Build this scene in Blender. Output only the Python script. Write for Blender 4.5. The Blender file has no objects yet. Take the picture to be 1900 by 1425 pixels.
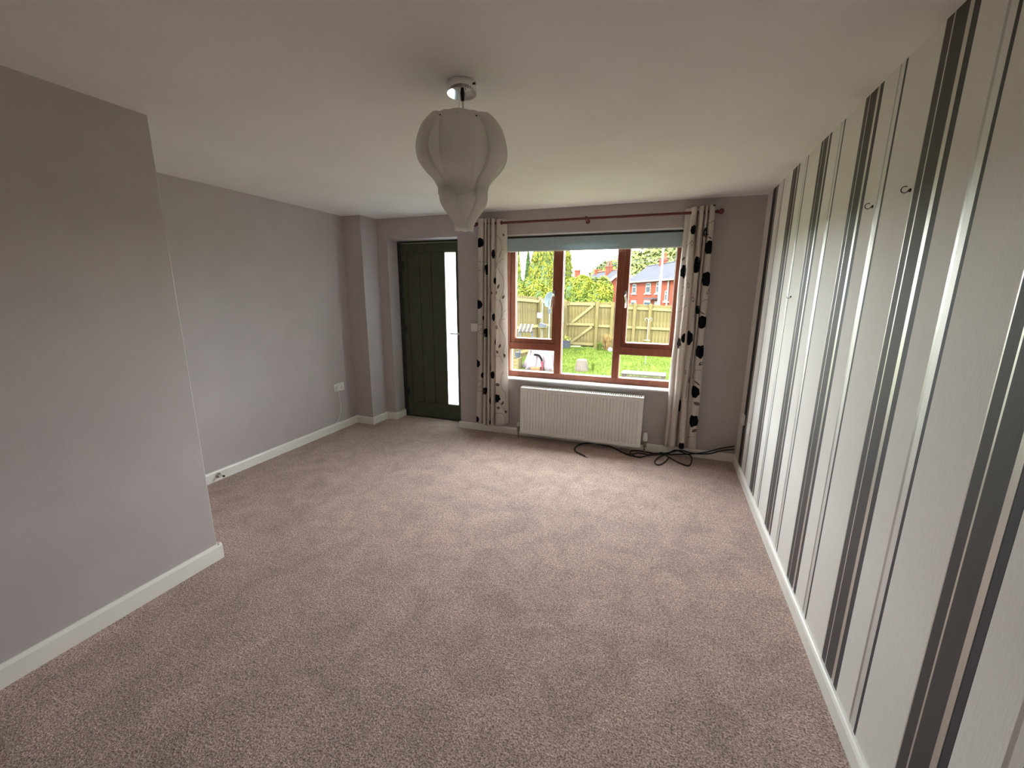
import bpy, math, random
import numpy as np
from mathutils import Vector, Matrix
random.seed(7)
SC = bpy.context.scene
COL = SC.collection
# ------------------------------------------------------------------ camera, sky, sun, exposure
FPX, PITCH, YAW, ROLL, CAMH = 773.708, -0.215548, -0.346653, 0.006595, 1.4990
cp, sp, cyw, syw = math.cos(PITCH), math.sin(PITCH), math.cos(YAW), math.sin(YAW)
FWD = Vector((syw*cp, cyw*cp, sp))
R0 = Vector((cyw, -syw, 0)); U0 = Vector((-syw*sp, -cyw*sp, cp))
RIGHT = R0*math.cos(ROLL) + U0*math.sin(ROLL)
UP = -R0*math.sin(ROLL) + U0*math.cos(ROLL)
CAM = Vector((0, 0, CAMH))
cd = bpy.data.cameras.new('camera'); cam = bpy.data.objects.new('camera', cd); COL.objects.link(cam)
cd.sensor_fit = 'HORIZONTAL'; cd.sensor_width = 36; cd.lens = 36*FPX/1900; cd.clip_start = 0.05; cd.clip_end = 600
m = Matrix((RIGHT, UP, -FWD)).transposed().to_4x4(); m.translation = CAM
cam.matrix_world = m
SC.camera = cam

SKY_STRENGTH, SUN_STRENGTH = 14.0, 5.0
w = bpy.data.worlds.new('sky'); SC.world = w; w.use_nodes = True
nt = w.node_tree; nt.nodes.clear()
out = nt.nodes.new('ShaderNodeOutputWorld'); bg = nt.nodes.new('ShaderNodeBackground')
tc = nt.nodes.new('ShaderNodeTexCoord'); mp = nt.nodes.new('ShaderNodeMapping'); mp.inputs['Scale'].default_value = (2.2, 2.2, 7)
nz = nt.nodes.new('ShaderNodeTexNoise'); nz.inputs['Scale'].default_value = 1.6; nz.inputs['Detail'].default_value = 6
rp = nt.nodes.new('ShaderNodeValToRGB')
rp.color_ramp.elements[0].position = 0.34; rp.color_ramp.elements[0].color = (0.42, 0.56, 0.68, 1)
rp.color_ramp.elements[1].position = 0.52; rp.color_ramp.elements[1].color = (0.97, 0.985, 1.0, 1)
L_ = nt.links.new
L_(tc.outputs['Generated'], mp.inputs['Vector']); L_(mp.outputs[0], nz.inputs['Vector']); L_(nz.outputs['Fac'], rp.inputs['Fac'])
L_(rp.outputs['Color'], bg.inputs['Color']); L_(bg.outputs[0], out.inputs['Surface'])
bg.inputs['Strength'].default_value = SKY_STRENGTH
sl = bpy.data.lights.new('sun', 'SUN'); so = bpy.data.objects.new('sun', sl); COL.objects.link(so)
sl.energy = SUN_STRENGTH; sl.angle = math.radians(6); sl.color = (1.0, 0.95, 0.86)
so.rotation_euler = Vector((0.50, 0.60, -0.66)).to_track_quat('-Z', 'Y').to_euler()
so.location = (-4, -4, 9)
vs = SC.view_settings; vs.view_transform = 'Standard'; vs.look = 'None'; vs.gamma = 1.0; vs.use_curve_mapping = False
vs.exposure = 1.15
SC.cycles.use_denoising = True
SC.cycles.max_bounces = 14; SC.cycles.diffuse_bounces = 8; SC.cycles.transparent_max_bounces = 16
SC.cycles.sample_clamp_indirect = 8

# ------------------------------------------------------------------ measures of the room (metres)
D, RX, LX, PX2, PE = 4.0636, 0.7007, -3.3068, -2.2965, 1.4273       # front wall, right, left, partition face and its end
CH = 2.28; YB = -2.6                                              # ceiling, back wall
PLX, PLY = -3.0743, 3.8012                                       # pillar
DL, DR, DH, DY = -2.9437, -2.0780, 2.0597, 4.2427                  # front door opening
WL, WR, WB, WT = -1.567, 0.140, 0.600, 2.056                      # window opening
LAWN = -0.43

def ray(px, py):
    return (RIGHT*((px-950)/FPX) + UP*((712.5-py)/FPX) + FWD)
def at(px, py, axis, val):                                        # where the line of sight through a pixel meets a plane
    d = ray(px, py); i = 'xyz'.index(axis); t = (val-CAM[i])/d[i]
    return CAM + d*t
def at_plane(px, py, p0, n):
    d = ray(px, py); t = (Vector(p0)-CAM).dot(n)/d.dot(n); return CAM + d*t

# ------------------------------------------------------------------ materials
def mat(name, col, rough=0.6, metal=0.0, var=0.06, scale=12.0, bump=0.0, bscale=None, col2=None, spec=0.5, detail=4, stretch=None, transl=0.0):
    M = bpy.data.materials.new(name); M.use_nodes = True
    t = M.node_tree; b = t.nodes['Principled BSDF']
    b.inputs['Roughness'].default_value = rough; b.inputs['Metallic'].default_value = metal
    b.inputs['Specular IOR Level'].default_value = spec
    c = t.nodes.new('ShaderNodeTexCoord'); n = t.nodes.new('ShaderNodeTexNoise'); n.inputs['Scale'].default_value = scale; n.inputs['Detail'].default_value = detail
    src = c.outputs['Object']
    if stretch:
        mpn = t.nodes.new('ShaderNodeMapping'); mpn.inputs['Scale'].default_value = stretch
        t.links.new(src, mpn.inputs['Vector']); src = mpn.outputs[0]
    t.links.new(src, n.inputs['Vector'])
    r = t.nodes.new('ShaderNodeValToRGB')
    a = col2 if col2 else tuple(max(0, x*(1-var)) for x in col)
    bb = col if col2 else tuple(min(1, x*(1+var)) for x in col)
    r.color_ramp.elements[0].position = 0.35; r.color_ramp.elements[0].color = (*a, 1)
    r.color_ramp.elements[1].position = 0.65; r.color_ramp.elements[1].color = (*bb, 1)
    t.links.new(n.outputs['Fac'], r.inputs['Fac']); t.links.new(r.outputs['Color'], b.inputs['Base Color'])
    if bump:
        n2 = t.nodes.new('ShaderNodeTexNoise'); n2.inputs['Scale'].default_value = bscale or scale*4; n2.inputs['Detail'].default_value = 3
        t.links.new(src, n2.inputs['Vector'])
        bp = t.nodes.new('ShaderNodeBump'); bp.inputs['Strength'].default_value = bump; bp.inputs['Distance'].default_value = 0.01
        t.links.new(n2.outputs['Fac'], bp.inputs['Height']); t.links.new(bp.outputs[0], b.inputs['Normal'])
    if transl:
        tr = t.nodes.new('ShaderNodeBsdfTranslucent'); mx = t.nodes.new('ShaderNodeMixShader'); mx.inputs[0].default_value = transl
        t.links.new(r.outputs['Color'], tr.inputs['Color'])
        o = t.nodes['Material Output']
        t.links.new(b.outputs[0], mx.inputs[1]); t.links.new(tr.outputs[0], mx.inputs[2]); t.links.new(mx.outputs[0], o.inputs['Surface'])
    return M

def glass_mat(name, tint=(0.96, 0.98, 0.97), gloss=0.05):
    M = bpy.data.materials.new(name); M.use_nodes = True; t = M.node_tree; t.nodes.clear()
    o = t.nodes.new('ShaderNodeOutputMaterial'); a = t.nodes.new('ShaderNodeBsdfTransparent'); g = t.nodes.new('ShaderNodeBsdfGlossy'); x = t.nodes.new('ShaderNodeMixShader')
    a.inputs['Color'].default_value = (*tint, 1); g.inputs['Roughness'].default_value = 0.02; x.inputs[0].default_value = gloss
    n = t.nodes.new('ShaderNodeTexNoise'); n.inputs['Scale'].default_value = 3
    r = t.nodes.new('ShaderNodeMapRange'); r.inputs[3].default_value = 0.01; r.inputs[4].default_value = 0.04
    t.links.new(n.outputs['Fac'], r.inputs[0]); t.links.new(r.outputs[0], g.inputs['Roughness'])
    t.links.new(a.outputs[0], x.inputs[1]); t.links.new(g.outputs[0], x.inputs[2]); t.links.new(x.outputs[0], o.inputs['Surface'])
    return M

def carpet_mat():
    M = bpy.data.materials.new('carpet'); M.use_nodes = True; t = M.node_tree; b = t.nodes['Principled BSDF']
    b.inputs['Roughness'].default_value = 1.0; b.inputs['Specular IOR Level'].default_value = 0.05
    b.inputs['Sheen Weight'].default_value = 0.15; b.inputs['Sheen Roughness'].default_value = 0.6
    c = t.nodes.new('ShaderNodeTexCoord')
    def noise(s, d, rough=0.5, dist=0.0):
        n = t.nodes.new('ShaderNodeTexNoise'); n.inputs['Scale'].default_value = s; n.inputs['Detail'].default_value = d; n.inputs['Roughness'].default_value = rough
        n.inputs['Distortion'].default_value = dist
        t.links.new(c.outputs['Object'], n.inputs['Vector']); return n
    f1 = noise(150, 3, 0.65); r1 = t.nodes.new('ShaderNodeValToRGB'); t.links.new(f1.outputs['Fac'], r1.inputs['Fac'])
    r1.color_ramp.elements[0].position = 0.34; r1.color_ramp.elements[0].color = (0.190, 0.118, 0.096, 1)
    r1.color_ramp.elements[1].position = 0.66; r1.color_ramp.elements[1].color = (0.800, 0.600, 0.520, 1)
    f2 = noise(5.5, 8, 0.68, 0.8); r2 = t.nodes.new('ShaderNodeMapRange'); t.links.new(f2.outputs['Fac'], r2.inputs[0])
    r2.inputs[1].default_value = 0.34; r2.inputs[2].default_value = 0.66; r2.inputs[3].default_value = 0.80; r2.inputs[4].default_value = 1.14
    f4 = noise(62, 2, 0.5); r4 = t.nodes.new('ShaderNodeMapRange'); t.links.new(f4.outputs['Fac'], r4.inputs[0])
    r4.inputs[1].default_value = 0.32; r4.inputs[2].default_value = 0.68; r4.inputs[3].default_value = 0.80; r4.inputs[4].default_value = 1.18
    ml = t.nodes.new('ShaderNodeMath'); ml.operation = 'MULTIPLY'; t.links.new(r2.outputs[0], ml.inputs[0]); t.links.new(r4.outputs[0], ml.inputs[1])
    mx = t.nodes.new('ShaderNodeMix'); mx.data_type = 'RGBA'; mx.blend_type = 'MULTIPLY'; mx.inputs[0].default_value = 1
    t.links.new(r1.outputs['Color'], mx.inputs[6]); t.links.new(ml.outputs[0], mx.inputs[7]); t.links.new(mx.outputs[2], b.inputs['Base Color'])
    f3 = noise(150, 3, 0.7); bp = t.nodes.new('ShaderNodeBump'); bp.inputs['Strength'].default_value = 0.9; bp.inputs['Distance'].default_value = 0.006
    t.links.new(f3.outputs['Fac'], bp.inputs['Height']); t.links.new(bp.outputs[0], b.inputs['Normal'])
    return M

def wallpaper_mat():
    M = bpy.data.materials.new('striped_wallpaper'); M.use_nodes = True; t = M.node_tree; b = t.nodes['Principled BSDF']
    PER, S0 = 0.53276, 1.7475
    c = t.nodes.new('ShaderNodeTexCoord'); s = t.nodes.new('ShaderNodeSeparateXYZ'); t.links.new(c.outputs['Object'], s.inputs[0])
    a = t.nodes.new('ShaderNodeMath'); a.operation = 'SUBTRACT'; a.inputs[0].default_value = S0; t.links.new(s.outputs['Y'], a.inputs[1])
    wv = t.nodes.new('ShaderNodeMath'); wv.operation = 'WRAP'; wv.inputs[1].default_value = PER; wv.inputs[2].default_value = 0; t.links.new(a.outputs[0], wv.inputs[0])
    dv = t.nodes.new('ShaderNodeMath'); dv.operation = 'DIVIDE'; dv.inputs[1].default_value = PER; t.links.new(wv.outputs[0], dv.inputs[0])
    W = (0.76, 0.725, 0.69); DK = (0.068, 0.058, 0.057); DK2 = (0.055, 0.05, 0.055); BK = (0.008, 0.008, 0.010); SV = (0.66, 0.62, 0.57); PALE = (0.74, 0.72, 0.70); GR = (0.50, 0.485, 0.47)
    st = [(0, DK, 0), (0.035, SV, 1), (0.040, DK, 0), (0.106, SV, 1), (0.1265, BK, 0), (0.1305, DK2, 0), (0.152, BK, 0), (0.156, W, 0), (0.270, GR, 1), (0.281, PALE, 0.6),
          (0.309, BK, 0), (0.3115, DK2, 0), (0.321, BK, 0), (0.324, W, 0), (0.527, SV, 1)]
    rc = t.nodes.new('ShaderNodeValToRGB'); rc.color_ramp.interpolation = 'CONSTANT'; rm = t.nodes.new('ShaderNodeValToRGB'); rm.color_ramp.interpolation = 'CONSTANT'
    for ramp, idx in ((rc, 1), (rm, 2)):
        e = ramp.color_ramp.elements
        while len(e) > 1: e.remove(e[-1])
        for i, q in enumerate(st):
            el = e[0] if i == 0 else e.new(q[0]/PER)
            el.position = q[0]/PER
            el.color = (*q[1], 1) if idx == 1 else (q[2], q[2], q[2], 1)
        t.links.new(dv.outputs[0], ramp.inputs['Fac'])
    n = t.nodes.new('ShaderNodeTexNoise'); n.inputs['Scale'].default_value = 60; n.inputs['Detail'].default_value = 5
    mpn = t.nodes.new('ShaderNodeMapping'); mpn.inputs['Scale'].default_value = (1, 3, 0.5); t.links.new(c.outputs['Object'], mpn.inputs['Vector']); t.links.new(mpn.outputs[0], n.inputs['Vector'])
    mr = t.nodes.new('ShaderNodeMapRange'); mr.inputs[3].default_value = 0.92; mr.inputs[4].default_value = 1.06; t.links.new(n.outputs['Fac'], mr.inputs[0])
    mx = t.nodes.new('ShaderNodeMix'); mx.data_type = 'RGBA'; mx.blend_type = 'MULTIPLY'; mx.inputs[0].default_value = 1
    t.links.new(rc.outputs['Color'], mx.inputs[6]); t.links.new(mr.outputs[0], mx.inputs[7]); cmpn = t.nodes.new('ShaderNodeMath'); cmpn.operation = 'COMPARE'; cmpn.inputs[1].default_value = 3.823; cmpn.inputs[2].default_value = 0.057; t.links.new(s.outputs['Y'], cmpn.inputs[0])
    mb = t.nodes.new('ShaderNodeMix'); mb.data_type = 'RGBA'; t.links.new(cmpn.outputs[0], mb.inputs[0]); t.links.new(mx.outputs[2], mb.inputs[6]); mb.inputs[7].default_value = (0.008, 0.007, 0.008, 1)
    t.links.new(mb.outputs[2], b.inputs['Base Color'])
    mm = t.nodes.new('ShaderNodeMath'); mm.operation = 'MULTIPLY'; mm.inputs[1].default_value = 0.75; t.links.new(rm.outputs['Color'], mm.inputs[0]); t.links.new(mm.outputs[0], b.inputs['Metallic'])
    ro = t.nodes.new('ShaderNodeMapRange'); ro.inputs[3].default_value = 0.60; ro.inputs[4].default_value = 0.40; t.links.new(rm.outputs['Color'], ro.inputs[0]); t.links.new(ro.outputs[0], b.inputs['Roughness'])
    bp = t.nodes.new('ShaderNodeBump'); bp.inputs['Strength'].default_value = 0.05; bp.inputs['Distance'].default_value = 0.01; t.links.new(n.outputs['Fac'], bp.inputs['Height']); t.links.new(bp.outputs[0], b.inputs['Normal'])
    return M

def brick_mat(name, c1, c2, mortar, scale):
    M = bpy.data.materials.new(name); M.use_nodes = True; t = M.node_tree; b = t.nodes['Principled BSDF']; b.inputs['Roughness'].default_value = 1.0; b.inputs['Specular IOR Level'].default_value = 0.0
    c = t.nodes.new('ShaderNodeTexCoord'); mpn = t.nodes.new('ShaderNodeMapping'); mpn.inputs['Rotation'].default_value = (math.pi/2, 0, 0)
    k = t.nodes.new('ShaderNodeTexBrick'); k.inputs['Scale'].default_value = scale; k.inputs['Color1'].default_value = (*c1, 1); k.inputs['Color2'].default_value = (*c2, 1); k.inputs['Mortar'].default_value = (*mortar, 1)
    k.inputs['Mortar Size'].default_value = 0.012
    t.links.new(c.outputs['Object'], mpn.inputs['Vector']); t.links.new(mpn.outputs[0], k.inputs['Vector']); t.links.new(k.outputs['Color'], b.inputs['Base Color'])
    return M

MT = dict(
    wall=mat('mauve_wall_paint', (0.50, 0.450, 0.448), 0.75, var=0.025, scale=5, bump=0.04, bscale=90, spec=0.25),
    ceiling=mat('ceiling_paint', (0.86, 0.82, 0.8), 0.85, var=0.02, scale=3, bump=0.04, bscale=70, spec=0.2),
    white=mat('white_gloss_paint', (0.86, 0.84, 0.79), 0.35, var=0.02, scale=8),
    reveal=mat('white_reveal_paint', (0.80, 0.79, 0.78), 0.7, var=0.02, scale=8),
    plastic=mat('white_plastic', (0.86, 0.84, 0.8), 0.35, var=0.02, scale=20),
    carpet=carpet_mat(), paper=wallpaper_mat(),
    redwood=mat('red_brown_timber', (0.300, 0.088, 0.044), 0.42, scale=9, stretch=(4, 4, 0.6), col2=(0.235, 0.064, 0.033)),
    rod=mat('dark_mahogany', (0.115, 0.016, 0.014), 0.35, var=0.15, scale=14),
    door=mat('dark_olive_paint', (0.068, 0.072, 0.044), 0.5, var=0.10, scale=14, bump=0.03, bscale=60, spec=0.35),
    doordark=mat('door_frame_paint', (0.018, 0.02, 0.014), 0.5, var=0.10, scale=14),
    black=mat('black_plastic', (0.010, 0.010, 0.011), 0.45, var=0.1, scale=30),
    iron=mat('dark_iron', (0.03, 0.027, 0.024), 0.4, metal=0.6, var=0.2, scale=30),
    chrome=mat('chrome', (0.80, 0.80, 0.80), 0.07, metal=1.0, var=0.02, scale=5),
    steel=mat('brushed_steel', (0.62, 0.61, 0.58), 0.28, metal=1.0, var=0.05, scale=30),
    brass=mat('dull_brass_fitting', (0.33, 0.29, 0.22), 0.35, metal=0.9, var=0.1, scale=30),
    alu=mat('pale_spacer', (0.86, 0.84, 0.80), 0.4, metal=0.2, var=0.02, scale=20),
    petal=mat('frosted_petal', (0.965, 0.955, 0.935), 0.45, var=0.04, scale=10, bump=0.05, bscale=60, transl=0.76),
    blind=mat('grey_blue_blind_fabric', (0.47, 0.57, 0.62), 0.8, var=0.04, scale=40, bump=0.08, bscale=300, transl=0.22),
    cloth=mat('cream_curtain_cloth', (0.72, 0.655, 0.60), 0.9, var=0.03, scale=25, bump=0.12, bscale=260, spec=0.1, transl=0.28),
    ink=mat('black_flock_print', (0.006, 0.006, 0.010), 0.9, var=0.3, scale=60, spec=0.1),
    leafink=mat('brown_print', (0.16, 0.12, 0.11), 0.9, var=0.25, scale=60, spec=0.1),
    stemink=mat('thin_stem_print', (0.14, 0.10, 0.095), 0.9, var=0.2, scale=60, spec=0.1),
    radiator=mat('radiator_enamel', (0.86, 0.845, 0.8), 0.3, var=0.015, scale=6),
    glass=glass_mat('clear_glass'),
    lawn=mat('lawn_turf', (0.056, 0.076, 0.0088), 0.95, scale=3.0, col2=(0.0352, 0.0528, 0.0072), bump=0.6, bscale=60, spec=0.1, detail=10),
    blade=mat('grass_blade', (0.072, 0.0944, 0.0096), 0.8, scale=2.0, col2=(0.0416, 0.064, 0.0072), spec=0.15, transl=0.3),
    ground=mat('rough_ground', (0.10, 0.13, 0.05), 0.95, scale=0.4, col2=(0.07, 0.10, 0.04), spec=0.15),
    fence=mat('fence_timber', (0.0891, 0.0713, 0.0277), 0.9, scale=14, stretch=(6, 6, 0.8), col2=(0.0462, 0.0356, 0.0145), bump=0.2, bscale=30, spec=0.1),
    fencepale=mat('pale_fence_rail', (0.1155, 0.0957, 0.0422), 0.9, scale=10, stretch=(1, 6, 6), col2=(0.0759, 0.0614, 0.0264), spec=0.1),
    oldwood=mat('weathered_wood', (0.045, 0.0375, 0.03), 0.9, scale=10, stretch=(1, 6, 6), col2=(0.0263, 0.021, 0.0165), spec=0.15),
    gold=mat('golden_conifer_leaf', (0.1224, 0.108, 0.0072), 0.8, scale=2.4, col2=(0.0468, 0.0612, 0.0086), spec=0.15, transl=0.3, detail=6),
    dark=mat('dark_conifer_leaf', (0.046, 0.07, 0.016), 0.8, scale=2.4, col2=(0.018, 0.036, 0.01), spec=0.15, transl=0.25, detail=6),
    shrub=mat('yellow_green_leaf', (0.126, 0.1296, 0.0058), 0.7, scale=2.0, col2=(0.0324, 0.0576, 0.0058), spec=0.2, transl=0.3, detail=6),
    shrubcore=mat('shrub_twig_core', (0.03, 0.05, 0.012), 0.95, scale=4, var=0.3),
    hill=mat('woodland_leaf', (0.0775, 0.0806, 0.0232), 0.9, scale=0.35, col2=(0.0372, 0.0496, 0.0139), spec=0.1, detail=8),
    brick=brick_mat('red_brick', (0.098, 0.024, 0.015), (0.080, 0.020, 0.013), (0.09, 0.046, 0.034), 2.2),
    slate=mat('grey_slate', (0.036, 0.036, 0.041), 1.0, scale=1.2, stretch=(1, 1, 5), col2=(0.03, 0.03, 0.035), detail=8, spec=0.0),
    upvc=mat('white_frame', (0.13, 0.13, 0.13), 0.4, var=0.02, scale=4, spec=0.0),
    pane=mat('far_window_glass', (0.02, 0.027, 0.031), 0.4, var=0.2, scale=1, spec=0.05),
    post=mat('pale_painted_steel', (0.1, 0.108, 0.112), 0.45, var=0.04, scale=5, spec=0.15),
    sheet=mat('pale_pink_sheet', (0.11, 0.096, 0.1), 0.9, scale=6, col2=(0.085, 0.06, 0.066), spec=0.15),
    terra=mat('terracotta', (0.096, 0.032, 0.0128), 0.85, var=0.15, scale=12, spec=0.15),
    strap=mat('matt_black_webbing', (0.003, 0.003, 0.003), 0.95, var=0.2, scale=20, spec=0.0),
    maroon=mat('maroon_paint', (0.0720, 0.0120, 0.0180), 0.6, var=0.15, scale=12, spec=0.15),
    slategrey=mat('grey_planter', (0.03, 0.033, 0.04), 0.7, var=0.12, scale=12, spec=0.15),
    beigepot=mat('pinkish_beige_pot', (0.062, 0.049, 0.04), 0.85, var=0.12, scale=10, spec=0.15),
    straw=mat('dry_straw', (0.128, 0.08, 0.028), 0.9, var=0.25, scale=9, spec=0.15),
    dish=mat('grey_white_dish', (0.065, 0.08, 0.0875), 0.5, var=0.05, scale=6, spec=0.15),
    yellowflower=mat('yellow_green_tuft', (0.1800, 0.1900, 0.0300), 0.8, var=0.2, scale=9),
)
def frosted():
    M = bpy.data.materials.new('frosted_glass'); M.use_nodes = True; t = M.node_tree; t.nodes.clear()
    o = t.nodes.new('ShaderNodeOutputMaterial'); a = t.nodes.new('ShaderNodeBsdfTranslucent'); g = t.nodes.new('ShaderNodeBsdfGlossy'); x = t.nodes.new('ShaderNodeMixShader')
    n = t.nodes.new('ShaderNodeTexNoise'); n.inputs['Scale'].default_value = 40; r = t.nodes.new('ShaderNodeValToRGB')
    r.color_ramp.elements[0].color = (0.74, 0.82, 0.83, 1); r.color_ramp.elements[1].color = (0.80, 0.88, 0.89, 1)
    g.inputs['Roughness'].default_value = 0.3; x.inputs[0].default_value = 0.05
    t.links.new(n.outputs['Fac'], r.inputs['Fac']); t.links.new(r.outputs['Color'], a.inputs['Color'])
    t.links.new(a.outputs[0], x.inputs[1]); t.links.new(g.outputs[0], x.inputs[2]); t.links.new(x.outputs[0], o.inputs['Surface'])
    return M
MT['frost'] = frosted()

# ------------------------------------------------------------------ builders
def worig(o):
    v = Vector((0, 0, 0))
    while o is not None:
        v += o.location; o = o.parent
    return v
class MB:
    def __init__(s): s.v = []; s.f = []; s.m = []
    def add(s, vs_, fs, mi=0):
        b = len(s.v); s.v += [tuple(p) for p in vs_]; s.f += [tuple(b+i for i in f) for f in fs]; s.m += [mi]*len(fs); return s
    def box(s, x0, x1, y0, y1, z0, z1, mi=0):
        return s.add([(x0, y0, z0), (x1, y0, z0), (x1, y1, z0), (x0, y1, z0), (x0, y0, z1), (x1, y0, z1), (x1, y1, z1), (x0, y1, z1)],
                     [(0, 3, 2, 1), (4, 5, 6, 7), (0, 1, 5, 4), (1, 2, 6, 5), (2, 3, 7, 6), (3, 0, 4, 7)], mi)
    def obox(s, c, ax, ay, az, mi=0):                              # centre and three half-axis vectors
        c, ax, ay, az = Vector(c), Vector(ax), Vector(ay), Vector(az)
        p = [c+ax*i+ay*j+az*k for k in (-1, 1) for (i, j) in ((-1, -1), (1, -1), (1, 1), (-1, 1))]
        return s.add(p, [(0, 3, 2, 1), (4, 5, 6, 7), (0, 1, 5, 4), (1, 2, 6, 5), (2, 3, 7, 6), (3, 0, 4, 7)], mi)
    def bar(s, a, b, wv, t, mi=0, side=Vector((0, 1, 0))):         # a plank from a to b, w wide, t thick along side
        a, b = Vector(a), Vector(b); d = (b-a)/2; n = side.normalized(); q = d.cross(n).normalized()
        return s.obox((a+b)/2, d, q*(wv/2), n*(t/2), mi)
    def tube(s, pts, r, n=8, mi=0, caps=True):
        pts = [Vector(p) for p in pts]; rs = r if isinstance(r, (list, tuple)) else [r]*len(pts)
        rings = []; up = None
        for i, p in enumerate(pts):
            d = (pts[min(i+1, len(pts)-1)] - pts[max(i-1, 0)]).normalized()
            if up is None: up = Vector((0, 0, 1)) if abs(d.z) < 0.9 else Vector((1, 0, 0))
            a = d.cross(up)
            if a.length < 1e-6: a = d.orthogonal()
            a.normalize(); up = a.cross(d).normalized()
            rings.append([p + (a*math.cos(2*math.pi*k/n) + up*math.sin(2*math.pi*k/n))*rs[i] for k in range(n)])
        vs_ = [q for rg in rings for q in rg]; fs = []
        for i in range(len(pts)-1):
            for k in range(n):
                fs.append((i*n+k, i*n+(k+1) % n, (i+1)*n+(k+1) % n, (i+1)*n+k))
        if caps: fs += [tuple(range(n-1, -1, -1)), tuple((len(pts)-1)*n+k for k in range(n))]
        return s.add(vs_, fs, mi)
    def lathe(s, c, prof, n=24, mi=0, axis='z', close=True):
        c = Vector(c); vs_ = []; fs = []
        for (r, h) in prof:
            for k in range(n):
                a = 2*math.pi*k/n; x, y = r*math.cos(a), r*math.sin(a)
                vs_.append(c + (Vector((x, y, h)) if axis == 'z' else Vector((x, h, y)) if axis == 'y' else Vector((h, x, y))))
        for i in range(len(prof)-1):
            for k in range(n): fs.append((i*n+k, i*n+(k+1) % n, (i+1)*n+(k+1) % n, (i+1)*n+k))
        if close: fs += [tuple(range(n)), tuple((len(prof)-1)*n+k for k in range(n))]
        return s.add(vs_, fs, mi)
    def prism(s, poly, d, mi=0):                                   # polygon (3-D points) pushed along d
        d = Vector(d); p = [Vector(q) for q in poly]; n = len(p)
        fs = [tuple(range(n-1, -1, -1)), tuple(range(n, 2*n))] + [(i, (i+1) % n, n+(i+1) % n, n+i) for i in range(n)]
        return s.add(p+[q+d for q in p], fs, mi)
    def build(s, name, mats, parent=None, smooth=False, bevel=0.0, origin=None, solid=0.0, fix=True):
        o0 = Vector(origin) if origin is not None else (worig(parent) if parent else Vector((0, 0, 0)))
        me = bpy.data.meshes.new(name); me.from_pydata([tuple(Vector(p)-o0) for p in s.v], [], s.f)
        mats = mats if isinstance(mats, (list, tuple)) else [mats]
        for q in mats: me.materials.append(MT[q])
        if len(mats) > 1: me.polygons.foreach_set('material_index', s.m)
        if fix:
            import bmesh
            bm = bmesh.new(); bm.from_mesh(me); bmesh.ops.recalc_face_normals(bm, faces=bm.faces); bm.to_mesh(me); bm.free()
        if smooth: me.polygons.foreach_set('use_smooth', [True]*len(me.polygons))
        ob = bpy.data.objects.new(name, me); COL.objects.link(ob)
        if parent: ob.parent = parent; ob.location = o0 - worig(parent)
        else: ob.location = o0
        if smooth:
            try: me.set_sharp_from_angle(angle=math.radians(40))
            except Exception: pass
        if bevel:
            bv = ob.modifiers.new('bevel', 'BEVEL'); bv.width = bevel; bv.segments = 2; bv.limit_method = 'ANGLE'
        if solid:
            sd = ob.modifiers.new('solid', 'SOLIDIFY'); sd.thickness = solid; sd.offset = 0
        return ob
def tag(o, label=None, cat=None, group=None, kind=None):
    if label: o['label'] = label
    if cat: o['category'] = cat
    if group: o['group'] = group
    if kind: o['kind'] = kind
    return o
def thing(name, loc, label, cat, group=None, kind=None):
    o = bpy.data.objects.new(name, None); COL.objects.link(o); o.location = loc; o.empty_display_size = 0.1
    return tag(o, label, cat, group, kind)
def struct(o, label=None): return tag(o, label, None, None, 'structure')
def copy_part(src, parent, loc, rotz=None, scale=None):
    c = src.copy(); COL.objects.link(c); c.parent = parent; c.location = loc
    if rotz is not None: c.rotation_euler = (0, 0, rotz)
    if scale is not None: c.scale = scale
    return c
def crom(P, n):
    P = [np.array(p, float) for p in P]; P = [2*P[0]-P[1]] + P + [2*P[-1]-P[-2]]; o = []
    for i in range(1, len(P)-2):
        for k in range(n):
            t = k/n; a, b, c, d = P[i-1:i+3]
            o.append(0.5*((2*b)+(-a+c)*t+(2*a-5*b+4*c-d)*t*t+(-a+3*b-3*c+d)*t**3))
    o.append(P[-2]); return o

# ------------------------------------------------------------------ room shell
T = 0.22
struct(MB().box(LX-T, RX+T, YB-T, D+0.24, -0.2, 0).build('floor', 'carpet'), 'brown pink cut pile carpet across the whole room')
struct(MB().box(LX-T, RX+T, YB-T, D+0.30, CH, CH+0.25).build('ceiling', 'ceiling'), 'plain white painted ceiling')
wf = MB(); y0, y1 = D, D+0.30
for x0, x1, z0, z1 in ((LX-T, DL, -0.2, CH), (DL, DR, DH, CH), (DR, WL, -0.2, CH), (WL, WR, -0.2, WB), (WL, WR, WT, CH), (WR, RX+T, -0.2, CH)):
    wf.box(x0, x1, y0, y1, z0, z1)
struct(wf.build('wall_front', 'wall'), 'mauve painted wall with the window and the front door')
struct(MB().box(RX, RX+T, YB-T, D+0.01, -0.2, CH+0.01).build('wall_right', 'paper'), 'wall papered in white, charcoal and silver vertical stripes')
struct(MB().box(LX-T, LX, PE-0.2, D+0.01, -0.2, CH+0.01).build('wall_left', 'wall'), 'mauve painted far left wall')
struct(MB().box(LX-T, PX2, YB-T, PE, -0.2, CH+0.01).build('wall_partition', 'wall', bevel=0.004), 'near left mauve wall ending in a corner')
struct(MB().box(LX-0.01, PLX, PLY, D+0.01, 0, CH+0.005).build('wall_pillar', 'wall', bevel=0.003), 'boxed mauve pillar in the corner beside the front door')
struct(MB().box(PX2-0.1, RX+0.1, YB-T, YB, -0.2, CH+0.01).build('wall_back', 'wall'), 'mauve wall behind the viewer')
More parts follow.
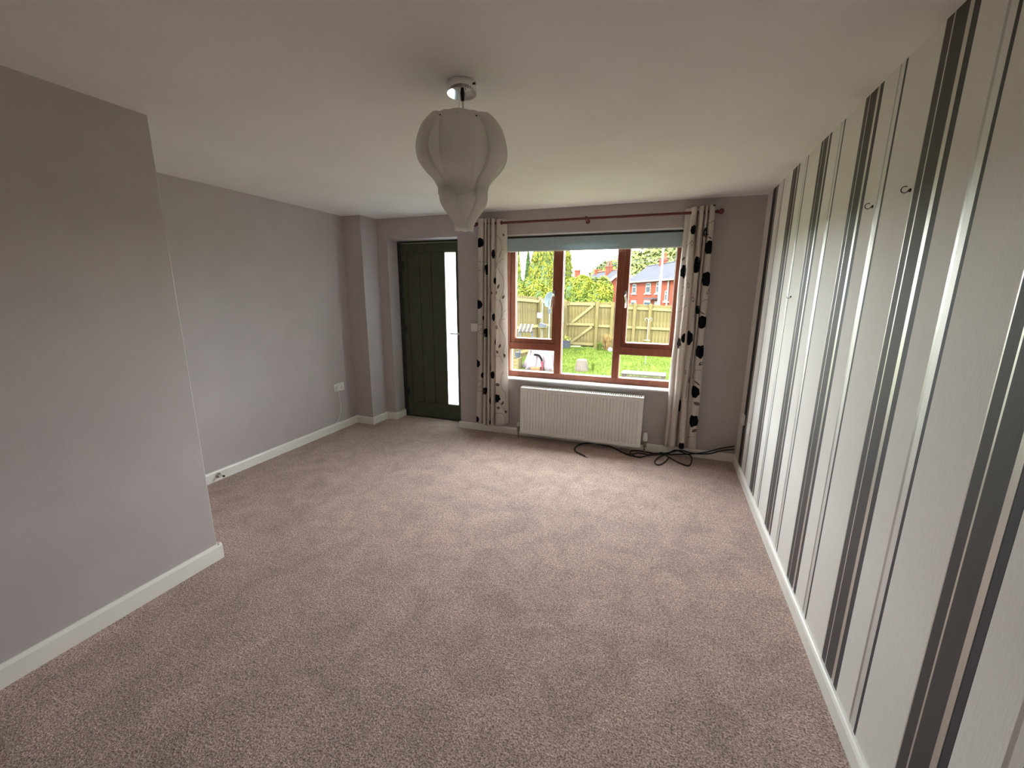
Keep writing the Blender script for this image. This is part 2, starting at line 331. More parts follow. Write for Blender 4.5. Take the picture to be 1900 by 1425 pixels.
# reveal lining
rv = MB(); e = 0.004
rv.box(WL, WL+e, D+0.002, D+0.105, WB, WT).box(WR-e, WR, D+0.002, D+0.105, WB, WT).box(WL, WR, D-0.001, D+0.105, WT-e, WT)
struct(rv.build('trim_1', 'reveal'), 'white painted lining of the window recess')
# baseboards
def board(name, a, b, n, h, label, th=0.018):
    a, b, n = Vector((*a, 0)), Vector((*b, 0)), Vector((*n, 0)); k = MB()
    prof = [(0, 0), (th, 0), (th, h-0.014), (th-0.005, h-0.005), (th-0.010, h), (0, h)]
    k.prism([a + n*p + Vector((0, 0, q)) for p, q in prof], b-a)
    return struct(k.build(name, 'white'), label)
t_ = 0.018
board('baseboard_left', (LX, PE), (LX, PLY), (1, 0), 0.084, 'white skirting along the far left wall')
board('baseboard_pillar', (LX, PLY), (PLX+t_-0.003, PLY), (0, -1), 0.084, 'white skirting across the face of the pillar')
board('baseboard_pillar_side', (PLX, PLY-t_-0.001), (PLX, D), (1, 0), 0.084, 'white skirting along the side of the pillar')
board('baseboard_stub', (PLX, D), (DL+t_-0.003, D), (0, -1), 0.084, 'short white skirting between pillar and door')
board('baseboard_reveal', (DL, D-t_-0.001), (DL, DY), (1, 0), 0.084, 'white skirting in the door reveal')
board('baseboard_front', (DR-t_, D), (RX, D), (0, -1), 0.075, 'white skirting under the window')
board('baseboard_right', (RX, YB), (RX, D), (-1, 0), 0.074, 'white skirting under the striped wallpaper')
board('baseboard_partition', (PX2, YB), (PX2, PE+t_+0.001), (1, 0), 0.092, 'white skirting along the near left wall')
board('baseboard_partition_end', (PX2+t_-0.003, PE), (LX, PE), (0, 1), 0.092, 'white skirting round the end of the near left wall')
board('baseboard_back', (PX2, YB), (RX, YB), (0, 1), 0.084, 'white skirting along the wall behind the viewer')

# ------------------------------------------------------------------ window
F = D+0.10
win = thing('window_1', ((WL+WR)/2, F, WB), 'red brown timber casement window with two opening lights and a fixed middle light', None, kind='structure')
del_cat = win.pop('category', None)
def wbox(name, x0, x1, z0, z1, yy0=F, yy1=F+0.07, parent=win, mt='redwood', bev=0.003):
    return MB().box(x0, x1, yy0, yy1, z0, z1).build(name, mt, parent, bevel=bev)
wbox('jamb', WL, -1.529, WB, WT); wbox('jamb', 0.101, WR, WB, WT)
wbox('bottom_rail', -1.529, 0.101, WB, 0.680); wbox('head_rail', -1.529, 0.101, 1.985, WT)
wbox('mullion', -1.046, -0.976, 0.680, 1.985); wbox('mullion', -0.456, -0.390, 0.680, 1.985)
wbox('transom', -1.529, -1.046, 0.915, 0.983); wbox('transom', -0.390, 0.101, 0.915, 0.983)
def pane(parent, x0, x1, z0, z1, yy):
    MB().box(x0-0.004, x1+0.004, yy, yy+0.006, z0-0.004, z1+0.004).build('pane', 'glass', parent)
    s = MB(); g = 0.0055; a, b = yy+0.007, yy+0.019
    s.box(x0-0.003, x0+g, a, b, z0, z1).box(x1-g, x1+0.003, a, b, z0, z1).box(x0, x1, a, b, z0-0.003, z0+g).box(x0, x1, a, b, z1-g, z1+0.003)
    s.build('spacer_bar', 'alu', parent)
pane(win, -0.976, -0.456, 0.680, 1.985, F+0.03)
pane(win, -1.529, -1.046, 0.680, 0.915, F+0.03); pane(win, -0.390, 0.101, 0.680, 0.915, F+0.03)
for (x0, x1, g0, g1, hx, sgn) in ((-1.527, -1.048, -1.478, -1.081, -1.062, -1), (-0.388, 0.099, -0.345, 0.058, -0.368, 1)):
    z0, z1, gz0, gz1 = 0.985, 1.983, 1.030, 1.938; ya, yb = F+0.014, F+0.066
    sash = MB()
    sash.box(x0, g0, ya, yb, z0, z1).box(g1, x1, ya, yb, z0, z1).box(g0, g1, ya, yb, z0, gz0).box(g0, g1, ya, yb, gz1, z1)
    sash = sash.build('casement_sash', 'redwood', win, bevel=0.003)
    pane(sash, g0, g1, gz0, gz1, ya+0.02)
    hb = MB().box(hx-0.010, hx+0.010, ya-0.010, ya, 1.462, 1.522).build('handle_base', 'steel', sash, bevel=0.003)
    hp = crom([(hx, ya-0.008, 1.485), (hx, ya-0.032, 1.484), (hx+sgn*0.004, ya-0.040, 1.470), (hx+sgn*0.012, ya-0.042, 1.43), (hx+sgn*0.014, ya-0.044, 1.39), (hx+sgn*0.012, ya-0.044, 1.366)], 4)
    MB().tube(hp, [0.007]*8+[0.0075]*(len(hp)-8), 8).build('lever', 'chrome', hb, smooth=True)
sill = MB().box(WL+0.002, WR-0.002, D-0.01, F+0.004, 0.602, 0.620).box(WL+0.001, WR-0.001, D-0.036, D-0.0, 0.604, 0.620)
sill.build('window_sill', 'reveal', win, bevel=0.006)

# roller blind in the recess
bl = thing('roller_blind', ((WL+WR)/2, D+0.05, 1.895), 'grey blue roller blind rolled almost to the top of the window', 'blind')
MB().box(-1.562, 0.118, D+0.047, D+0.0495, 1.905, 2.026).build('fabric', 'blind', bl)
MB().box(-1.562, 0.118, D+0.044, D+0.0525, 1.896, 1.9055).build('bottom_bar', 'reveal', bl, bevel=0.002)
MB().tube([(-1.545, D+0.066, 2.030), (0.115, D+0.066, 2.030)], 0.016, 14).build('roller_tube', 'doordark', bl, smooth=True)
MB().box(-1.562, -1.548, D+0.045, D+0.09, 2.005, 2.052).build('bracket', 'plastic', bl); MB().box(0.118, 0.132, D+0.045, D+0.09, 2.005, 2.052).build('bracket', 'plastic', bl)
ch = [(0.1265, D+0.060, 2.03), (0.1255, D+0.058, 1.6), (0.121, D+0.052, 1.0), (0.114, D+0.046, 0.84), (0.113, D+0.045, 0.79), (0.119, D+0.048, 0.765), (0.126, D+0.052, 0.80), (0.129, D+0.058, 1.2), (0.130, D+0.06, 2.03)]
MB().tube(crom(ch, 5), 0.002, 5).build('pull_chain', 'plastic', bl)

# ------------------------------------------------------------------ front door
door = thing('door_1', ((DL+DR)/2, DY, 0), 'dark olive planked front door with a tall frosted glass strip', None, kind='structure')
door.pop('category', None)
fr = MB()
fr.box(DL, DL+0.040, DY+0.004, DY+0.09, 0, DH).box(DR-0.03, DR, DY+0.004, DY+0.09, 0, DH).box(DL+0.04, DR-0.03, DY+0.004, DY+0.09, DH-0.022, DH).box(DL+0.04, DR-0.03, DY+0.01, DY+0.09, -0.01, 0.012)
fr.build('door_frame', 'doordark', door)
yl, yr = DY+0.022, DY+0.068
px = [-2.900, -2.833, -2.672, -2.518, -2.349]            # stile edge and plank joints
gz0, gz1, zb, zt = 0.196, 1.930, 0.187, 1.936
MB().box(px[0], px[1]-0.0015, yl, yr, 0.012, 2.034).build('stile', 'door', door, bevel=0.002)
MB().box(px[1]-0.0015, -2.112, yl, yr, 0.012, zb).build('bottom_rail', 'door', door, bevel=0.002)
MB().box(px[1]-0.0015, -2.112, yl, yr, zt, 2.034).build('top_rail', 'door', door, bevel=0.002)
MB().box(-2.205, -2.112, yl, yr, zb, zt).build('stile', 'door', door, bevel=0.002)
for i in range(3):
    MB().box(px[i+1]+0.0022, px[i+2]-0.0022, yl+0.003, yr-0.004, zb+0.002, zt-0.002).build('plank', 'door', door, bevel=0.003)
MB().box(-2.835, -2.345, yl+0.012, yr-0.012, zb, zt).build('backing_panel', 'doordark', door)
MB().box(-2.342, -2.205, yl+0.020, yl+0.026, gz0-0.008, gz1+0.008).build('frosted_pane', 'frost', door)
bd = MB(); g = 0.009
bd.box(-2.349, -2.349+g, yl-0.001, yl+0.020, gz0-0.006, gz1+0.006).box(-2.205-0.004, -2.205, yl-0.001, yl+0.020, gz0-0.006, gz1+0.006)
bd.box(-2.349, -2.205, yl-0.001, yl+0.020, gz0-0.008, gz0+0.004).box(-2.349, -2.205, yl-0.001, yl+0.020, gz1-0.003, gz1+0.006)
bd.build('glazing_bead', 'alu', door)
for z in (1.795, 1.064, 0.310):
    h = MB().tube([(-2.905, yl-0.012, z-0.055), (-2.905, yl-0.012, z+0.055)], 0.0095, 8).build('hinge', 'black', door, smooth=True)
    MB().box(-2.899, -2.872, yl-0.004, yl, z-0.05, z+0.05).build('hinge_leaf', 'doordark', h)
hb = MB().box(-2.162, -2.128, yl-0.008, yl, 0.93, 1.16).build('handle_plate', 'steel', door, bevel=0.003)
MB().tube([(-2.145, yl-0.005, 1.043), (-2.145, yl-0.048, 1.043), (-2.155, yl-0.055, 1.043), (-2.26, yl-0.057, 1.043), (-2.268, yl-0.055, 1.043)], [0.009, 0.009, 0.0095, 0.0085, 0.007], 10).build('lever', 'steel', hb, smooth=True)

# light portals in the openings (they guide the sky's light, and give none of their own)
def portal(name, c, sx, sy, rot):
    l = bpy.data.lights.new(name, 'AREA'); l.shape = 'RECTANGLE'; l.size = sx; l.size_y = sy; l.cycles.is_portal = True
    o = bpy.data.objects.new(name, l); COL.objects.link(o); o.location = c; o.rotation_euler = rot
portal('window_portal', ((WL+WR)/2, D+0.20, 1.33), WR-WL, 1.44, (-math.pi/2, 0, 0))

# ------------------------------------------------------------------ curtain rod and curtains
RY, RZ = D-0.085, 2.157
rod = thing('curtain_rod', (-0.73, RY, RZ), 'dark red wooden curtain pole with ball ends above the window', 'curtain rod')
MB().tube([(-1.800, RY, RZ), (0.330, RY, RZ)], 0.0115, 14).build('pole', 'rod', rod, smooth=True)
for x, s in ((-1.800, -1), (0.330, 1)):
    MB().lathe((x, RY, RZ), [(0.011, 0), (0.016, s*0.004), (0.016, s*0.010), (0.010, s*0.014), (0.017, s*0.020), (0.0235, s*0.032), (0.0235, s*0.042), (0.016, s*0.053), (0.004, s*0.057)], 16, axis='x').build('finial', 'rod', rod, smooth=True)
for x in (-1.553, -0.735, 0.255):
    b = MB().tube([(x, RY, RZ-0.004), (x, D-0.02, RZ-0.012), (x, D, RZ-0.012)], [0.011, 0.010, 0.022], 10).build('bracket', 'rod', rod, smooth=True)
    MB().lathe((x-0.009, RY, RZ), [(0.0118, 0), (0.020, 0), (0.021, 0.009), (0.020, 0.018), (0.0118, 0.018)], 16, axis='x', close=False).build('cup', 'rod', b, smooth=True)

class Cloth:
    def __init__(s, top, bot, ztop, zbot, nseg=9, nv=70):
        s.t = np.array(crom(top, nseg)); s.b = np.array(crom(bot, nseg)); s.zt, s.zb, s.nv = ztop, zbot, nv
        mid = (s.t+s.b)/2; dl = np.linalg.norm(np.diff(mid, axis=0), axis=1); s.arc = np.concatenate([[0], np.cumsum(dl)]); s.n = len(mid)
    def pos(s, i, v):                                              # i float index along the cloth, v 0 top .. 1 bottom
        i = min(max(i, 0), s.n-1.0001); k = int(i); f = i-k
        a = s.t[k]*(1-f)+s.t[k+1]*f; b = s.b[k]*(1-f)+s.b[k+1]*f
        e = v**1.15; p = a*(1-e)+b*e
        q = i/(s.n-1); wob = 0.006*math.sin(9*q+5.2*v*3.1)*min(1, 4*v)
        zt = s.zt(q) if callable(s.zt) else s.zt; zb = s.zb(q) if callable(s.zb) else s.zb
        return Vector((p[0]+wob*0.5, D-p[1]-wob, zt+(zb-zt)*v))
    def nrm(s, i, v):
        a = s.pos(i+0.4, v)-s.pos(i-0.4, v); b = s.pos(i, min(1, v+0.01))-s.pos(i, max(0, v-0.01))
        n = a.cross(b)
        return (n.normalized() if n.length > 1e-9 else Vector((0, -1, 0)))
    def mesh(s):
        k = MB(); vs_ = [s.pos(i, j/s.nv) for j in range(s.nv+1) for i in range(s.n)]
        fs = [(j*s.n+i, j*s.n+i+1, (j+1)*s.n+i+1, (j+1)*s.n+i) for j in range(s.nv) for i in range(s.n-1)]
        return k.add(vs_, fs)
    def find(s, px, py):                                           # the spot of the cloth seen at a place of the photograph
        if not hasattr(s, 'grid'):
            s.vv = [j/(2*s.nv) for j in range(2*s.nv+1)]
            s.grid = np.array([[s.pos(i, v)-CAM for i in range(s.n)] for v in s.vv])
        g = s.grid; f = g @ np.array(FWD); X = 950+FPX*(g @ np.array(RIGHT))/f; Y = 712.5-FPX*(g @ np.array(UP))/f
        q = (X-px)**2+(Y-py)**2+(np.linalg.norm(g, axis=2)-3.6)*6
        j, i = np.unravel_index(np.argmin(q), q.shape)
        return int(i), s.vv[j]
    def iarc(s, a): return float(np.interp(a, s.arc, np.arange(s.n)))
    def on(s, a, v, lift=0.0022):
        i = s.iarc(a); n = s.nrm(i, v); p = s.pos(i, v)
        if n.y > 0: n = -n if False else n
        return p, n, i
def print_on(cl, root, flowers, leaves, stems, name):
    L = 2.09
    def put(a, v, lift):
        i = cl.iarc(a); p = cl.pos(i, v); n = cl.nrm(i, v); return p + n*lift*cl.sgn
    cl.sgn = -1
    for (px, py, rx, ry, kind) in flowers:
        i, v = cl.find(px, py); a0 = float(np.interp(i, np.arange(cl.n), cl.arc)); k = MB(); nr, na = 5, 28; ph = random.random()*6
        if kind == 'f':
            def rim(t): return 0.90+0.10*abs(math.sin(4*t+ph))+0.03*math.sin(7*t)
        else:
            def rim(t): return 0.80+0.20*abs(math.cos(3.5*t+ph))+0.04*math.sin(5*t)
        vs_ = [put(a0, v, 0.003)]; fs = []
        for r in range(1, nr+1):
            for q in range(na):
                t = 2*math.pi*q/na; g = rim(t)*r/nr
                aa = a0+1.1*rx*g*math.cos(t); vv = min(0.999, max(0.001, v+1.05*ry*g*math.sin(t)/L))
                vs_.append(put(min(max(aa, 0.001), cl.arc[-1]-0.001), vv, 0.003))
        for q in range(na):
            fs.append((0, 1+q, 1+(q+1) % na))
            for r in range(nr-1): fs.append((1+r*na+q, 1+(r+1)*na+q, 1+(r+1)*na+(q+1) % na, 1+r*na+(q+1) % na))
        k.add(vs_, fs); k.build('printed_flower', 'ink', root, fix=False)
    for (px, py, ln, wd, ang) in leaves:
        i, v = cl.find(px, py); a0 = float(np.interp(i, np.arange(cl.n), cl.arc)); k = MB(); pts = []
        n_ = 7
        for side in (1, -1):
            for q in range(n_):
                t = q/(n_-1) if side == 1 else 1-q/(n_-1)
                x = (t-0.5)*ln; y = side*wd*math.sin(math.pi*min(1, t*1.02))**0.8
                ca, sa = math.cos(ang), math.sin(ang)
                pts.append(put(min(max(a0+x*ca-y*sa, 0.001), cl.arc[-1]-0.001), min(0.999, max(0.001, v+(x*sa+y*ca)/L)), 0.0026))
        fs = [(q, q+1, 2*n_-2-q, 2*n_-1-q) for q in range(n_-1)]
        k.add(pts, fs); k.build('printed_leaf', 'leafink', root, fix=False)
    for st in stems:
        uv = []; k = MB()
        for (px, py) in st:
            i, v = cl.find(px, py); uv.append((float(np.interp(i, np.arange(cl.n), cl.arc)), v))
        c = crom(uv, 8); hw = 0.0016
        vs_ = []
        for q in range(len(c)):
            d = c[min(q+1, len(c)-1)]-c[max(q-1, 0)]; d = np.array([d[0], d[1]*L]); d = d/(np.linalg.norm(d)+1e-9); n = np.array([-d[1], d[0]/L])*hw
            for s_ in (1, -1):
                vs_.append(put(min(max(c[q][0]+s_*n[0], 0.0005), cl.arc[-1]-0.0005), min(0.999, max(0.001, c[q][1]+s_*n[1])), 0.0024))
        k.add(vs_, [(2*q, 2*q+1, 2*q+3, 2*q+2) for q in range(len(c)-1)])
        k.build('printed_stem', 'stemink', root, fix=False)

# left curtain
tl = [(-1.800, .05), (-1.797, .095), (-1.775, .112), (-1.742, .112), (-1.730, .055), (-1.722, .105), (-1.706, .118), (-1.696, .05), (-1.686, .108), (-1.672, .118), (-1.664, .05), (-1.655, .106), (-1.640, .118), (-1.628, .112), (-1.619, .055), (-1.606, .092), (-1.575, .100), (-1.540, .085), (-1.512, .055)]
bl_ = [(-1.850, .045), (-1.846, .085), (-1.82, .100), (-1.785, .100), (-1.772, .055), (-1.762, .105), (-1.735, .125), (-1.722, .055), (-1.712, .108), (-1.690, .122), (-1.680, .05), (-1.670, .106), (-1.652, .120), (-1.640, .112), (-1.630, .055), (-1.612, .110), (-1.57, .125), (-1.52, .108), (-1.478, .070)]
cl = Cloth(tl, bl_, lambda q: 2.205-0.012*q, lambda q: 0.105+max(0, q-0.8)*0.16)
curt = thing('curtain', (-1.65, D-0.08, 0.10), 'cream curtain with black flowers gathered between the front door and the window', 'curtain', 'floral curtains')
MB.build(cl.mesh(), 'drape', 'cloth', curt, smooth=True, solid=0.0025, fix=False)
fl = [(890, 450, .042, .045, 'f'), (903.5, 501, .042, .052, 'f'), (912, 452, .02, .034, 'f'), (916, 471, .022, .042, 'f'), (918, 521, .030, .034, 's'), (888, 566, .044, .044, 'f'), (911.5, 571, .02, .046, 'f'), (916, 588, .02, .040, 'f'),
      (902, 617, .040, .046, 'f'), (897, 590, .015, .024, 'f'), (920, 633, .030, .036, 's'), (885.5, 675, .040, .040, 'f'), (911, 682, .02, .046, 'f'), (914.5, 697, .024, .038, 'f'), (895.5, 697, .018, .030, 'f'), (899.5, 725, .042, .040, 'f'),
      (909.5, 743, .02, .036, 'f'), (922, 740, .036, .046, 's'), (885, 777, .032, .034, 'f'), (909, 783, .02, .022, 'f')]
lv = [(921, 424, .045, .012, 1.2), (921, 492, .050, .013, 1.4), (924.5, 531, .055, .013, -1.1), (921, 543, .045, .012, -1.0), (934, 552, .045, .012, -1.0), (921.5, 606, .045, .016, 1.3), (927.5, 643, .045, .012, -1.2), (922.5, 653, .04, .012, 1.0), (936, 661, .045, .012, 1.4),
      (923, 714, .05, .018, .4), (932, 747, .045, .012, -1.2), (924.5, 757, .04, .014, .6), (938, 764, .04, .012, 1.2), (912, 543, .03, .012, 0), (934, 436, .03, .010, 1)]
st = [[(917, 431), (924, 438), (930, 455), (929, 470), (923, 486), (925, 500), (933, 515), (935, 530), (932, 545), (928, 558), (931, 572), (930, 588), (926, 600), (932, 615), (937, 632), (934, 650), (935, 665)],
      [(935, 480), (929, 484), (924, 490)], [(935, 462), (930, 466), (926, 478)], [(919, 552), (925, 556), (930, 562), (932, 575)], [(937, 592), (930, 594), (927, 602)], [(938, 575), (934, 580), (930, 590)],
      [(919, 662), (926, 662), (931, 668), (933, 674)], [(933, 690), (929, 705), (931, 720), (937, 730), (938, 740)], [(915, 785), (914, 778), (918, 769), (926, 766), (935, 771), (938, 783)], [(925, 745), (931, 753), (938, 763)],
      [(890, 487), (897, 487), (901, 493)], [(889, 507), (895, 501), (900, 496)], [(888, 603), (894, 601), (896, 606), (892, 613), (888, 617), (896, 620)], [(887, 709), (892, 707), (894, 711), (891, 718), (886, 723), (895, 727)], [(905, 520), (906, 540), (905, 560)], [(901, 640), (900, 660), (902, 680)]]
print_on(cl, curt, fl, lv, st, 'left')
# right curtain
tr = [(.092, .02), (.098, .045), (.118, .062), (.136, .075), (.146, .112), (.166, .120), (.180, .100), (.186, .045), (.196, .045), (.202, .105), (.218, .120), (.230, .112), (.238, .06), (.246, .105), (.258, .118), (.266, .062), (.276, .105), (.295, .116), (.312, .108), (.318, .075)]
br = [(.085, .03), (.092, .080), (.108, .100), (.124, .085), (.140, .120), (.165, .128), (.180, .105), (.188, .055), (.202, .050), (.212, .110), (.235, .130), (.255, .118), (.264, .06), (.272, .060), (.282, .060), (.290, .085), (.305, .110), (.335, .118), (.360, .108), (.366, .070)]
cr_ = Cloth(tr, br, lambda q: 2.195+0.012*q, lambda q: 0.098+0.012*q)
curt2 = thing('curtain', (0.22, D-0.08, 0.10), 'cream curtain with black flowers gathered beside the striped wall', 'curtain', 'floral curtains')
MB.build(cr_.mesh(), 'drape', 'cloth', curt2, smooth=True, solid=0.0025, fix=False)
fl = [(1316, 458.5, .042, .053, 'f'), (1310, 432, .024, .042, 'f'), (1311, 518, .044, .060, 's'), (1292, 493, .055, .065, 'f'), (1270.5, 504, .034, .058, 's'), (1294, 574, .022, .036, 'f'), (1302, 597, .044, .054, 'f'), (1287, 426, .024, .036, 'f'),
      (1299.5, 654, .044, .058, 's'), (1277.5, 627, .036, .062, 'f'), (1269, 627, .024, .042, 'f'), (1260, 635, .030, .050, 's'), (1287.5, 727, .042, .054, 'f'), (1285.5, 780, .046, .056, 's'), (1261, 753, .050, .056, 'f'), (1278.5, 705, .018, .036, 'f'), (1264, 828, .024, .034, 's'), (1326, 381, .015, .012, 'f')]
lv = [(1320, 481, .05, .014, .3), (1314, 543, .05, .014, 2.0), (1307, 619, .05, .014, .3), (1300.5, 676, .05, .014, 2.4), (1293, 749, .055, .016, .3), (1288, 800, .05, .014, 2.4), (1267, 799, .045, .018, 1.2), (1282, 675, .045, .016, 1.2), (1297, 541, .04, .016, 1.2), (1286, 555, .05, .012, 1.3), (1284, 450, .05, .010, 1.5), (1277, 530, .05, .010, 1.4), (1272, 690, .05, .010, 1.4), (1268, 482, .04, .010, 2.2),
      (1313, 436, .045, .006, .3), (1317, 440, .045, .006, .5), (1300, 577, .045, .006, .3), (1304, 581, .045, .006, .5), (1291, 708, .045, .006, .5), (1295, 712, .045, .006, .7)]
st = [[(1313, 422), (1318, 414), (1325, 411)], [(1300, 565), (1305, 557), (1313, 554)], [(1285, 703), (1285, 695), (1291, 688), (1300, 687)], [(1275, 812), (1280, 811), (1290, 812)], [(1306, 400), (1301, 430), (1298, 470)], [(1294, 520), (1292, 550), (1287, 590)],
      [(1265, 532), (1270, 534), (1270, 545), (1264, 550)], [(1260, 580), (1268, 574), (1274, 566)], [(1272, 455), (1279, 450), (1284, 447)], [(1283, 650), (1278, 690), (1272, 740)], [(1260, 770), (1257, 800), (1252, 825)], [(1270, 780), (1273, 792), (1268, 810)]]
print_on(cr_, curt2, fl, lv, st, 'right')

# ------------------------------------------------------------------ radiator
rx0, rx1, ry0, ry1, rz0, rz1 = -1.327, -0.125, D-0.132, D-0.030, 0.066, 0.556
rad = thing('radiator', ((rx0+rx1)/2, D-0.08, rz0), 'white ribbed panel radiator on the wall under the window', 'radiator')
k = MB(); n = 36; pw = (rx1-rx0-0.06)/n; cols = [(rx0, 0.0), (rx0+0.030, 0.0)]
for i in range(n):
    a = rx0+0.030+i*pw
    cols += [(a+pw*0.24, 0.0), (a+pw*0.34, 0.011), (a+pw*0.66, 0.011), (a+pw*0.76, 0.0)]
cols += [(rx1-0.030, 0.0), (rx1, 0.0)]
rows = [(rz0, 0), (rz0+0.030, 0), (rz0+0.045, 1), (rz1-0.050, 1), (rz1-0.038, 0), (rz1-0.002, 0)]
vs_ = [(x, ry0+0.002+d*g, z) for z, g in rows for x, d in cols]; nc = len(cols)
k.add(vs_, [(j*nc+i, j*nc+i+1, (j+1)*nc+i+1, (j+1)*nc+i) for j in range(len(rows)-1) for i in range(nc-1)])
k.build('front_panel', 'radiator', rad, solid=0.0015)
MB().box(rx0+0.01, rx1-0.01, ry1-0.012, ry1, rz0+0.01, rz1-0.02).build('back_panel', 'radiator', rad)
for x0, x1 in ((rx0-0.002, rx0+0.003), (rx1-0.003, rx1+0.002)):
    MB().box(x0, x1, ry0-0.002, ry1, rz0+0.012, rz1).build('side_panel', 'radiator', rad, bevel=0.0015)
top = MB().box(rx0, rx1, ry0-0.002, ry0+0.012, rz1-0.012, rz1).box(rx0, rx1, ry1-0.012, ry1, rz1-0.012, rz1).build('top_frame', 'radiator', rad)
sl_ = MB().box(-0.0045, 0.0045, ry0+0.012, ry1-0.012, rz1-0.006, rz1-0.001).build('grille_bar', 'radiator', top, origin=(0, D-0.08, rz1))
gx = [rx0+0.012+i*(rx1-rx0-0.024)/60 for i in range(61)]
sl_.location.x = gx[0]-rad.location.x
for x in gx[1:]: copy_part(sl_, top, (x-rad.location.x, sl_.location.y, sl_.location.z))
MB().box(rx0+0.02, rx1-0.02, D-0.075, D-0.07, rz0+0.02, rz1-0.02).build('convector_fins', 'radiator', rad)
for x in (rx0+0.2, rx1-0.2): MB().box(x-0.02, x+0.02, ry1, D, rz0+0.06, rz1-0.06).build('wall_bracket', 'radiator', rad)
# left valve
vl = MB().tube([(rx0+0.004, D-0.085, 0.098), (rx0-0.035, D-0.085, 0.098)], 0.010, 10).tube([(rx0-0.036, D-0.085, 0.070), (rx0-0.036, D-0.085, 0.125)], 0.014, 10).build('lockshield_valve', 'brass', rad, smooth=True)
MB().tube([(rx0-0.036, D-0.085, 0.125), (rx0-0.036, D-0.085, 0.165)], [0.014, 0.0125], 12).build('valve_cap', 'plastic', vl, smooth=True)
MB().tube([(rx0-0.036, D-0.085, 0.070), (rx0-0.036, D-0.085, 0.0)], 0.0075, 8).build('pipe', 'brass', rad, smooth=True)
vr = MB().tube([(rx1-0.004, D-0.085, 0.095), (rx1+0.035, D-0.085, 0.095)], 0.010, 10).tube([(rx1+0.040, D-0.085, 0.066), (rx1+0.040, D-0.085, 0.125)], 0.015, 10).build('thermostat_valve', 'brass', rad, smooth=True)
MB().lathe((rx1+0.040, D-0.085, 0.0), [(0.014, 0.125), (0.021, 0.130), (0.0225, 0.150), (0.020, 0.185), (0.016, 0.203), (0.010, 0.207)], 14).build('thermostat_head', 'plastic', vr, smooth=True)
MB().tube([(rx1+0.040, D-0.085, 0.066), (rx1+0.040, D-0.085, 0.0)], 0.0075, 8).build('pipe', 'brass', rad, smooth=True)

# ------------------------------------------------------------------ pendant light
AX, AY = -0.801, 1.628
pen = thing('pendant_light', (AX, AY, 1.745), 'white frosted petal pendant light hanging from a chrome ceiling rose', 'pendant light')
rose = MB().lathe((AX, AY, 0), [(0.055, CH), (0.0575, CH-0.002), (0.0575, CH-0.034), (0.0555, CH-0.037), (0.010, CH-0.0375)], 40).build('ceiling_rose', 'chrome', pen, smooth=True)
MB().tube([(AX+0.003, AY, CH-0.036), (AX+0.003, AY, CH-0.062)], [0.009, 0.006], 12).build('cable_gland', 'iron', rose, smooth=True)
MB().tube([(AX+0.056, AY-0.012, CH-0.014), (AX+0.062, AY-0.0135, CH-0.014)], 0.004, 8).build('screw', 'iron', rose)
MB().tube([(AX+0.004, AY, CH-0.06), (AX+0.004, AY, 2.11)], 0.0035, 8).build('flexible_cord', 'steel', pen, smooth=True)
MB().tube([(AX-0.010, AY-0.004, CH-0.04), (AX-0.009, AY-0.004, 2.11)], 0.0010, 5).build('suspension_wire', 'steel', pen)
MB().lathe((AX, AY, 0), [(0.012, 2.125), (0.020, 2.115), (0.022, 2.06), (0.018, 2.055)], 16).build('lamp_holder', 'plastic', pen, smooth=True)
ring = MB()
for r, z in ((0.118, 2.140), (0.050, 1.930)):
    ring.tube([(AX+r*math.cos(a), AY+r*math.sin(a), z) for a in [2*math.pi*q/36 for q in range(37)]], 0.002, 6)
    for q in range(3):
        a = 2*math.pi*q/3+0.3; ring.tube([(AX, AY, z), (AX+r*math.cos(a), AY+r*math.sin(a), z)], 0.002, 6)
ring.tube([(AX, AY, 2.14), (AX, AY, 1.93)], 0.003, 6)
ring.v = [tuple(Vector((AX, AY, 2.14)) + Matrix.Rotation(math.radians(9), 3, Vector((0, 0, 1)).cross(Vector((-AX, -AY, 0)).normalized())) @ (Vector(q)-Vector((AX, AY, 2.14)))) for q in ring.v]
ring.build('wire_frame', 'steel', pen, smooth=True)
TD = Vector((-AX, -AY, 0)).normalized(); TAX = Vector((0, 0, 1)).cross(TD); TILT = Matrix.Rotation(math.radians(9), 3, TAX); TP = Vector((AX, AY, 2.14))
def tilt(p): return TP + TILT @ (Vector(p)-TP)
def petal(prof, W, scale_r, ang, cup, name='petal', tipw=0.5, ns=26, nt_=8):
    k = MB(); pr_ = crom([(r*scale_r, z) for z, r in prof], 5); N = len(pr_)
    vs_ = []
    for i in range(N):
        s_ = i/(N-1); r, z = pr_[i]
        wdt = W*(1-(1-min(1, s_/0.22))**2)**0.5 if s_ < 0.22 else W
        if s_ > 0.45: wdt = W*(1-(1-tipw)*((s_-0.45)/0.55)**1.3)
        if s_ > 0.90: wdt *= max(0.0, 1-((s_-0.90)/0.10)**2)**0.5
        wdt = max(wdt, 0.004)
        for j in range(nt_+1):
            t = -1+2*j/nt_; y = t*wdt/2; x = r - cup*(t*t)*wdt*0.5 - 0.35*(y*y)/max(r, 0.05)
            a, b = math.cos(ang), math.sin(ang)
            vs_.append(tilt((AX+x*a-y*b, AY+x*b+y*a, z)))
    m_ = nt_+1
    k.add(vs_, [(i*m_+j, i*m_+j+1, (i+1)*m_+j+1, (i+1)*m_+j) for i in range(N-1) for j in range(nt_)])
    return k.build(name, 'petal', pen, smooth=True, solid=0.003, fix=False)
up = [(2.168, .116), (2.150, .137), (2.118, .164), (2.058, .185), (2.006, .179), (1.970, .152), (1.938, .120), (1.908, .104), (1.884, .107)]
